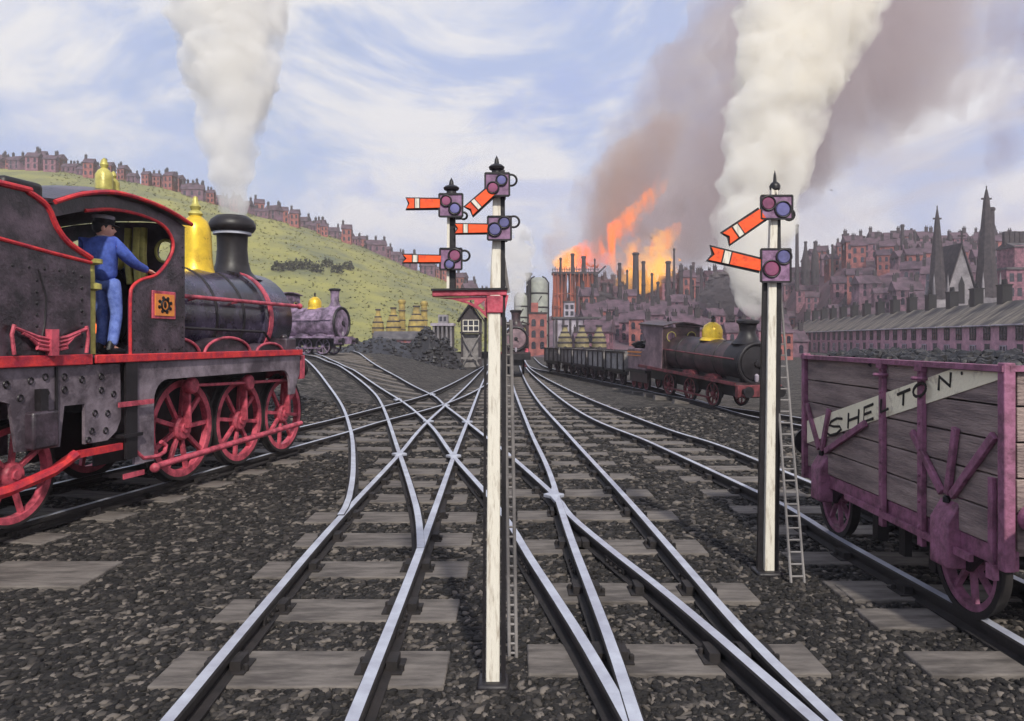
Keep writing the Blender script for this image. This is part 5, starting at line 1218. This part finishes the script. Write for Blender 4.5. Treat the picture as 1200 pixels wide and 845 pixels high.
for i in range(nU):
    loc = A_+D_*(uw*(i+.5)); loc.z = -.25
    lab = 'terraced house at the far left end of the row, beside the right signal ladder' if i == nU-1 else 'pink terraced house with slate roof in the row behind the coal wagon'
    if T0 is None: T0 = terrace(lab, loc)
    else:
        c = copy_tree(T0); c.location = loc; c['label'] = lab
# church
k = 120/F; zb = on_r(1117, 120).z-1.5; CH = thing('gothic_church', 'grey gothic church with two sharp spires and pointed west gable', 'church', (P(1117, 0, 120).x, 120, zb))
cx0 = CH.location.x
def zz(py): return EYE+(HZ-py)*k-zb
for px, yt, hw_, ysh in ((1092, 245, 1.25, 352), (1149, 222, 1.55, 350)):
    x = (px-1117)*k; tw = MB().box((x, -1.5, zz(ysh)/2), (hw_*2, hw_*2, zz(ysh))).build('tower', 'stone', CH)
    MB().lathe([(hw_*1.12, zz(ysh)), (hw_*.72, zz(ysh)+(zz(yt)-zz(ysh))*.45), (hw_*.28, zz(yt+14)), (hw_*.1, zz(yt+3)), (0, zz(yt))], (x, -1.5, 0), n=8).build('spire', 'soot', tw)
    MB().box((x, -1.5, zz(yt+13)), (hw_*1.0, .2, .25)).box((x, -1.5, zz(yt+4)), (.12, .12, 1.6)).build('spire_cross', 'soot', tw)
    for s in (-1, 1):
        for t in (-1, 1): MB().lathe([(.28, 0), (.2, 2.2), (0, 4.2)], (x+s*hw_*.85, -1.5+t*hw_*.85, zz(ysh)-.1), n=6).build('pinnacle', 'stone', tw)
gw = 18*k; ga, ge = zz(290), zz(352)
MB().plate([(-gw, 0), (gw, 0), (gw, ge), (0, ga), (-gw, ge)], XZ(-2.2), 0, 5).build('nave', 'stone', CH)
MB().plate([(-gw-.35, ge-.25), (0, ga-.1), (gw+.35, ge-.25), (gw+.35, ge+.15), (0, ga+.45), (-gw-.35, ge+.15)], XZ(-2.5), 0, 5.4).build('roof', 'soot', CH)
for x, w2, h2, z in ((0, .9, 4.2, ge+1.5), (-1.3, .5, 2.2, ge-.6), (1.3, .5, 2.2, ge-.6)):
    pts = [(x-w2/2, z-h2/2), (x+w2/2, z-h2/2), (x+w2/2, z+h2*.2), (x, z+h2/2), (x-w2/2, z+h2*.2)]
    MB().plate(pts, XZ(-2.26), -.03, .03).build('lancet_window', 'ink', CH)
MB().box((0, -2.3, ga+1.3), (.22, .22, 2.0)).box((0, -2.3, ga+1.5), (1.1, .2, .22)).build('gable_cross', 'soot', CH)
MB().box((4.2*1, 1, ge*.5), (4, 3, ge)).build('aisle', 'stone', CH)
# ridge landmarks
k = 245/F; b = P(1047, 300, 245); TW = thing('church_tower', 'square church tower with four pinnacles far on the right ridge', 'tower', b)
h = 22*k; MB().box((0, 0, h/2-2), (9*k, 9*k, h+4)).build('wall', 'soot', TW)
for sx in (-1, -.33, .33, 1):
    MB().box((sx*4*k, -4*k, h+.8), (.7, .7, 2.2)).build('pinnacle', 'soot', TW)
for s in (-1, 1): MB().plate(win_poly(s*2*k, h*.7, 1.1, 2.8), XZ(-4.5*k-.05), -.03, .03).build('belfry_window', 'pale', TW)
b = P(1030, 302, 245); ST = thing('small_spire', 'small pointed spire left of the square church tower', 'spire', b)
MB().lathe([(1.5, -3), (1.4, 10*k), (.9, 12*k), (.35, 20*k), (0, 27*k)], n=8).build('spire', 'soot', ST)
for s in (-1, 1): MB().lathe([(.4, -3), (.35, 9*k), (0, 14*k)], (s*2.0, 0, 0), n=6).build('pinnacle', 'soot', ST)
for px, l in ((944, 'left one of two round topped kilns on the ridge near the lone chimney'), (955, 'right one of two round topped kilns on the ridge near the lone chimney')):
    bottle_kiln(l, px, 283, 325, 200, 9, 'soot', 'round kilns on the right ridge')
k = 140/F; b = P(1184, 0, 140); b.z = on_r(1184, 140).z-1; ML = thing('brick_mill', 'stepped pink brick mill at the right edge beyond the church', 'building', b)
h = EYE+(HZ-318)*k-b.z; MB().box((0, 0, h/2), (38*k, 7, h)).build('wall', 'brick', ML); MB().box((0, 0, h+.2), (40*k, 7.6, .4)).build('roof', 'slate', ML)
MB().box((1.5, .5, h+2.4), (26*k, 5, 4.2)).build('upper_storey', 'brick', ML); prism_roof(26*k, 5, h+4.4, 1.0).build('upper_roof', 'slate', ML).location = (1.5, .5, 0)
for i in range(4):
    for j in range(3): MB().box((-13*k+9*k*i, -3.52, h-1.4-2.6*j), (.8, .08, 1.5)).build('window', 'glass', ML)
for i in range(4): MB().box(((-4+6*i)*k, .4, h+6.0), (.8, .8, 2.6)).build('chimney', 'soot', ML)
#PART6
# ------------------------------------------------------------------ steam, smoke and flames
def vol_mat(name, col, dens, aniso=0.0, em=None, es=0.0, nscale=None, tilt=0, squash=1, step=.35):
    m = bpy.data.materials.new(name); m.use_nodes = True; nt = m.node_tree; nd, lk = nt.nodes, nt.links
    nd.remove(nd['Principled BSDF']); v = nd.new('ShaderNodeVolumePrincipled')
    v.inputs['Color'].default_value = (*col, 1); v.inputs['Density'].default_value = dens; v.inputs['Anisotropy'].default_value = aniso
    if em: v.inputs['Emission Color'].default_value = (*em, 1); v.inputs['Emission Strength'].default_value = es
    if nscale:
        sc, lo, hi = nscale; tc = nd.new('ShaderNodeTexCoord'); n = nd.new('ShaderNodeTexNoise'); n.inputs['Scale'].default_value = sc; n.inputs['Detail'].default_value = 4; n.inputs['Roughness'].default_value = .6; n.inputs['Distortion'].default_value = .4
        mp = nd.new('ShaderNodeMapping'); mp.inputs['Rotation'].default_value = (0, rad(tilt), 0); mp.inputs['Scale'].default_value = (1, 1, squash)
        lk.new(tc.outputs['Object'], mp.inputs['Vector']); lk.new(mp.outputs['Vector'], n.inputs['Vector'])
        r = nd.new('ShaderNodeMapRange'); r.inputs['From Min'].default_value = lo; r.inputs['From Max'].default_value = hi; r.inputs['To Max'].default_value = dens; lk.new(n.outputs['Fac'], r.inputs['Value'])
        lk.new(r.outputs['Result'], v.inputs['Density'])
        if es:
            q = nd.new('ShaderNodeMath'); q.operation = 'MULTIPLY'; q.inputs[1].default_value = es/dens; lk.new(r.outputs['Result'], q.inputs[0]); lk.new(q.outputs[0], v.inputs['Emission Strength'])
        m.cycles.volume_step_rate = step
    lk.new(v.outputs['Volume'], nd['Material Output'].inputs['Volume']); return m
def plume(name, label, cat, path, m, seed, y=None, amp=.38, fr=1.0, n=40, rings=70):
    "path: (px, py, radius px, distance) - a closed billowing hull"
    pts = [P(p[0], p[1], p[3]) for p in path]; rr = [p[2]*p[3]/F for p in path]
    cp = []
    for i in range(rings+1):
        t = i/rings*(len(pts)-1); j = min(int(t), len(pts)-2); f = t-j; f2 = f*f*(3-2*f)
        cp.append((pts[j]+(pts[j+1]-pts[j])*f, rr[j]+(rr[j+1]-rr[j])*f2))
    mb = MB(); vs = []
    R0 = sum(rr)/len(rr)
    for i, (c, r) in enumerate(cp):
        t = (cp[min(i+1, rings)][0]-cp[max(i-1, 0)][0]).normalized(); a = t.cross(Vector((0, 1, 0))).normalized(); b = a.cross(t).normalized()
        e = min(1, (i+.25)/4, (rings-i+.25)/4)**.5; ea = min(1, i/14)
        for j in range(n):
            q_ = 2*math.pi*j/n; d = a*math.cos(q_)+b*math.sin(q_); p = c+d*r
            s = p/R0*fr+Vector((seed*7.1, 0, 0))
            nz = (1-abs(noise.noise(s*.9)))*.9-.45+.5*(abs(noise.noise(s*2.1)))+.28*abs(noise.noise(s*4.6))
            vs.append(c+d*r*e*(1+amp*1.6*nz*ea))
    fs = [(i*n+j, i*n+(j+1) % n, (i+1)*n+(j+1) % n, (i+1)*n+j) for i in range(rings) for j in range(n)]
    fs += [tuple(range(n-1, -1, -1)), tuple(rings*n+j for j in range(n))]
    mb.add(vs, fs); o = mb.build(name, m, sharp=180); return tag(o, label, cat, kind='stuff')
ST = vol_mat('steam', (1, .995, .98), 4.2, 0, nscale=(1.5, .34, .6), step=.3)
y1 = LO.y+2.42*FW.y
plume('steam_plume', 'tall white steam column from the chimney of the big left engine', 'steam', [(273, 268, 12, y1), (274, 240, 14, y1), (270, 195, 22, y1), (269, 140, 32, y1+.2), (272, 80, 42, y1+.3), (268, 20, 52, y1+.3), (262, -60, 60, y1+.3)], ST, 1)
ST3 = vol_mat('far_steam', (1, .99, .97), 1.3, 0, nscale=(.9, .36, .62), step=.3)
plume('steam_plume', 'small white steam puff from the oncoming middle engine', 'steam', [(605, 366, 5, 44), (603, 352, 9, 44), (598, 335, 15, 44.5), (598, 312, 20, 45), (603, 285, 20, 46), (612, 262, 10, 46)], ST3, 2)
ST4 = vol_mat('cream_steam', (1, .985, .945), 1.9, 0, nscale=(.8, .34, .6), step=.3)
plume('steam_plume', 'cream steam column rising behind the right hand signal', 'steam', [(886, 375, 9, 23.4), (882, 352, 17, 23.6), (880, 310, 28, 24), (885, 255, 36, 24.5), (897, 190, 40, 25), (915, 110, 46, 25.5), (940, 30, 60, 26), (965, -60, 75, 26.5)], ST4, 3)
SM = vol_mat('ironworks_smoke', (.66, .58, .57), .055, 0, nscale=(.035, .38, .62), tilt=48, squash=.4, step=.35)
plume('smoke_cloud', 'wide mauve grey smoke drifting right above the ironworks', 'smoke', [(680, 350, 34, 215), (735, 280, 68, 215), (800, 205, 85, 218), (880, 120, 100, 222), (980, 40, 120, 226), (1090, -50, 130, 230)], SM, 4, fr=1.6)
SB = vol_mat('brown_smoke', (.72, .56, .46), .1, .1, nscale=(.075, .4, .64), tilt=48, squash=.4, step=.35)
plume('smoke_cloud', 'brown smoke streaming from the furnace bank', 'smoke', [(655, 335, 14, 203), (668, 295, 28, 203), (695, 255, 34, 204), (735, 212, 34, 205), (785, 170, 30, 206), (830, 140, 12, 207)], SB, 5, fr=1.5)
SD = vol_mat('dark_smoke', (.5, .46, .46), .12, .1, nscale=(.12, .38, .64))
plume('smoke_cloud', 'dark smoke from the thickest works chimney', 'smoke', [(745, 297, 4, 190), (748, 285, 8, 190), (758, 268, 13, 190), (778, 250, 16, 191), (805, 235, 9, 192)], SD, 6, fr=1.4)
plume('smoke_cloud', 'thin mauve smoke from the round chimney by the church', 'smoke', [(1162, 244, 4, 138), (1166, 225, 8, 138), (1176, 180, 16, 138), (1184, 120, 24, 139), (1196, 50, 30, 140), (1205, -20, 30, 140)], vol_mat('mill_smoke', (.6, .55, .62), .1, .1, nscale=(.14, .38, .64), step=.35), 7, fr=1.3)
plume('smoke_cloud', 'dark smoke behind the domed engine under the cream steam', 'smoke', [(818, 372, 10, 128), (838, 358, 20, 128), (856, 344, 22, 128), (868, 334, 10, 128)], vol_mat('low_smoke', (.22, .2, .21), .2, .1), 8, fr=1.4)
FL = vol_mat('red_flame', (.5, .15, .05), .3, 0, (1, .15, .03), .36, nscale=(.26, .46, .66), tilt=48, squash=.3); FO = vol_mat('orange_flame', (.5, .2, .05), .3, 0, (1, .28, .05), .32, nscale=(.26, .46, .66), tilt=48, squash=.3); FY = vol_mat('yellow_flame', (.6, .35, .1), .2, 0, (1, .5, .08), .2, nscale=(.24, .44, .64), tilt=40, squash=.4)
def flame(label, path, m, seed): plume('flame', label, 'flame', [(a, b, c, 196+seed*.35) for a, b, c in path], m, seed, amp=.95, fr=1.15, n=28, rings=60)
flame('yellow flame at the left of the furnace bank', [(660, 322, 6), (663, 312, 10), (669, 300, 8), (674, 288, 2)], FY, 1)
flame('red flame leaping from the middle of the furnace bank', [(672, 322, 5), (675, 308, 8), (681, 296, 7), (688, 280, 2)], FL, 2)
flame('red flame streaming right from the furnace bank', [(690, 322, 8), (696, 306, 10), (706, 290, 9), (720, 272, 7), (734, 257, 4), (744, 247, 1)], FL, 3)
flame('orange flame streak high above the furnace bank', [(700, 300, 5), (716, 280, 9), (738, 262, 9), (756, 240, 7), (772, 222, 5), (784, 208, 1)], FO, 4)
flame('pale orange flame left of the thickest works chimney', [(722, 322, 6), (728, 306, 10), (738, 290, 9), (750, 276, 2)], FO, 5)
flame('broad yellow flame behind the works chimneys', [(750, 345, 10), (757, 322, 17), (765, 302, 18), (777, 288, 13), (790, 279, 7), (800, 275, 1)], FY, 6)
flame('thin red tongue at the left end of the furnace bank', [(655, 322, 4), (659, 312, 5), (664, 303, 4), (671, 292, 1)], FL, 8)
flame('red wisp beside the long flame over the hoist', [(706, 300, 4), (722, 284, 6), (736, 272, 5), (752, 262, 1)], FL, 9)
flame('thin high red wisp trailing into the brown smoke', [(728, 268, 3), (742, 250, 5), (756, 230, 4), (766, 212, 3), (774, 200, 1)], FL, 10)
flame('small orange tongue between two chimneys of the furnace bank', [(664, 320, 4), (668, 308, 6), (676, 294, 4), (684, 286, 1)], FO, 11)
flame('orange fringe above the broad yellow flame', [(762, 300, 5), (776, 284, 7), (790, 270, 5), (806, 258, 1)], FO, 12)
flame('yellow glow low between the works chimneys', [(735, 352, 6), (738, 336, 10), (742, 322, 8), (748, 310, 2)], FY, 7)
HZM = vol_mat('yard_haze', (.9, .86, .92), .0007, .1)
# ------------------------------------------------------------------ world, sun, camera
EL, AZ = 40.0, 168.0     # sun elevation, and compass bearing (clockwise from +Y) of where it stands: behind the viewer, a little left
w = bpy.data.worlds.new('World'); SC.world = w; w.use_nodes = True
nt = w.node_tree; nd, lk = nt.nodes, nt.links
bg = nd['Background']; bg.inputs['Strength'].default_value = 0.11
sky = nd.new('ShaderNodeTexSky'); sky.sky_type = 'NISHITA'; sky.sun_disc = False
sky.sun_elevation = rad(EL); sky.sun_rotation = rad(AZ); sky.dust_density = 1.5; sky.air_density = 1.0
tc = nd.new('ShaderNodeTexCoord')
def cloud(scale, loc, lo, hi, detail=9, dist=0.6):
    mp = nd.new('ShaderNodeMapping'); mp.inputs['Scale'].default_value = scale; mp.inputs['Location'].default_value = loc
    mp.inputs['Rotation'].default_value = (0, 0, 0)
    lk.new(tc.outputs['Generated'], mp.inputs['Vector'])
    n = nd.new('ShaderNodeTexNoise'); n.inputs['Scale'].default_value = 1.0; n.inputs['Detail'].default_value = detail
    n.inputs['Roughness'].default_value = 0.62; n.inputs['Distortion'].default_value = dist
    lk.new(mp.outputs['Vector'], n.inputs['Vector'])
    r = nd.new('ShaderNodeMapRange'); r.interpolation_type = 'SMOOTHSTEP'
    r.inputs['From Min'].default_value = lo; r.inputs['From Max'].default_value = hi
    lk.new(n.outputs['Fac'], r.inputs['Value']); return r.outputs['Result']
def mixc(a, b, fac, fmul=1.0):
    m = nd.new('ShaderNodeMix'); m.data_type = 'RGBA'
    if fmul != 1.0:
        k = nd.new('ShaderNodeMath'); k.operation = 'MULTIPLY'; k.inputs[1].default_value = fmul; lk.new(fac, k.inputs[0]); fac = k.outputs[0]
    lk.new(fac, m.inputs['Factor'])
    for s, v in ((6, a), (7, b)):
        if isinstance(v, tuple): m.inputs[s].default_value = (*v, 1)
        else: lk.new(v, m.inputs[s])
    return m.outputs[2]
c = sky.outputs['Color']
c = mixc(c, (3.9, 4.8, 7.2), cloud((1.5, 1.5, 2.5), (3, 1, 0), 0.2, 0.5), 0.85)          # thin periwinkle veil
c = mixc(c, (8.0, 7.8, 7.5), cloud((3.4, 3.4, 6.5), (0.3, 0.2, 0.1), 0.42, 0.62), 0.85)   # cream cloud streaks
c = mixc(c, (3.2, 4.1, 7.0), cloud((5.0, 5.0, 9.0), (2.2, 5.2, 1.1), 0.52, 0.68), 0.6)    # bluer gaps
sx = nd.new('ShaderNodeSeparateXYZ'); lk.new(tc.outputs['Generated'], sx.inputs[0])
rt = nd.new('ShaderNodeMapRange'); rt.interpolation_type = 'SMOOTHSTEP'; rt.inputs['From Min'].default_value = 0.1; rt.inputs['From Max'].default_value = 0.5
lk.new(sx.outputs['X'], rt.inputs['Value'])
k2 = nd.new('ShaderNodeMath'); k2.operation = 'MULTIPLY'; lk.new(rt.outputs[0], k2.inputs[0]); lk.new(cloud((3, 3, 7), (7, 3, 2), 0.34, 0.6), k2.inputs[1])
c = mixc(c, (5.5, 5.0, 4.9), k2.outputs[0], 0.8)                                           # grey mauve smoke bank on the right
lk.new(c, bg.inputs['Color'])
sun = bpy.data.objects.new('sun', bpy.data.lights.new('sun', 'SUN')); COL.objects.link(sun)
sun.data.energy = 3.3; sun.data.angle = rad(3.0); sun.data.color = (1.0, 0.94, 0.84)
sd = Vector((math.sin(rad(AZ))*math.cos(rad(EL)), math.cos(rad(AZ))*math.cos(rad(EL)), math.sin(rad(EL))))
sun.rotation_euler = sd.to_track_quat('Z', 'Y').to_euler()
cam = bpy.data.objects.new('camera', bpy.data.cameras.new('camera')); COL.objects.link(cam); SC.camera = cam
cam.location = (0, 0, EYE); cam.rotation_euler = (rad(90), 0, 0)
cam.data.sensor_width = 36; cam.data.lens = 27.0; cam.data.shift_y = -24.5/1200; cam.data.clip_end = 3000; cam.data.clip_start = 0.05
hz = MB().box((100, 600, 81), (2000, 1320, 168)).build('haze', HZM); tag(hz, 'thin smoky air lying over the whole railway yard and town', 'haze', kind='stuff')
SC.render.engine = 'CYCLES'
SC.view_settings.view_transform = 'Standard'; SC.view_settings.look = 'None'; SC.view_settings.exposure = 0.16; SC.view_settings.gamma = 1.0
SC.cycles.use_denoising = True; SC.cycles.max_bounces = 64; SC.cycles.diffuse_bounces = 4; SC.cycles.glossy_bounces = 4; SC.cycles.volume_bounces = 48; SC.cycles.transparent_max_bounces = 16
SC.cycles.use_adaptive_sampling = True; SC.cycles.adaptive_threshold = 0.02
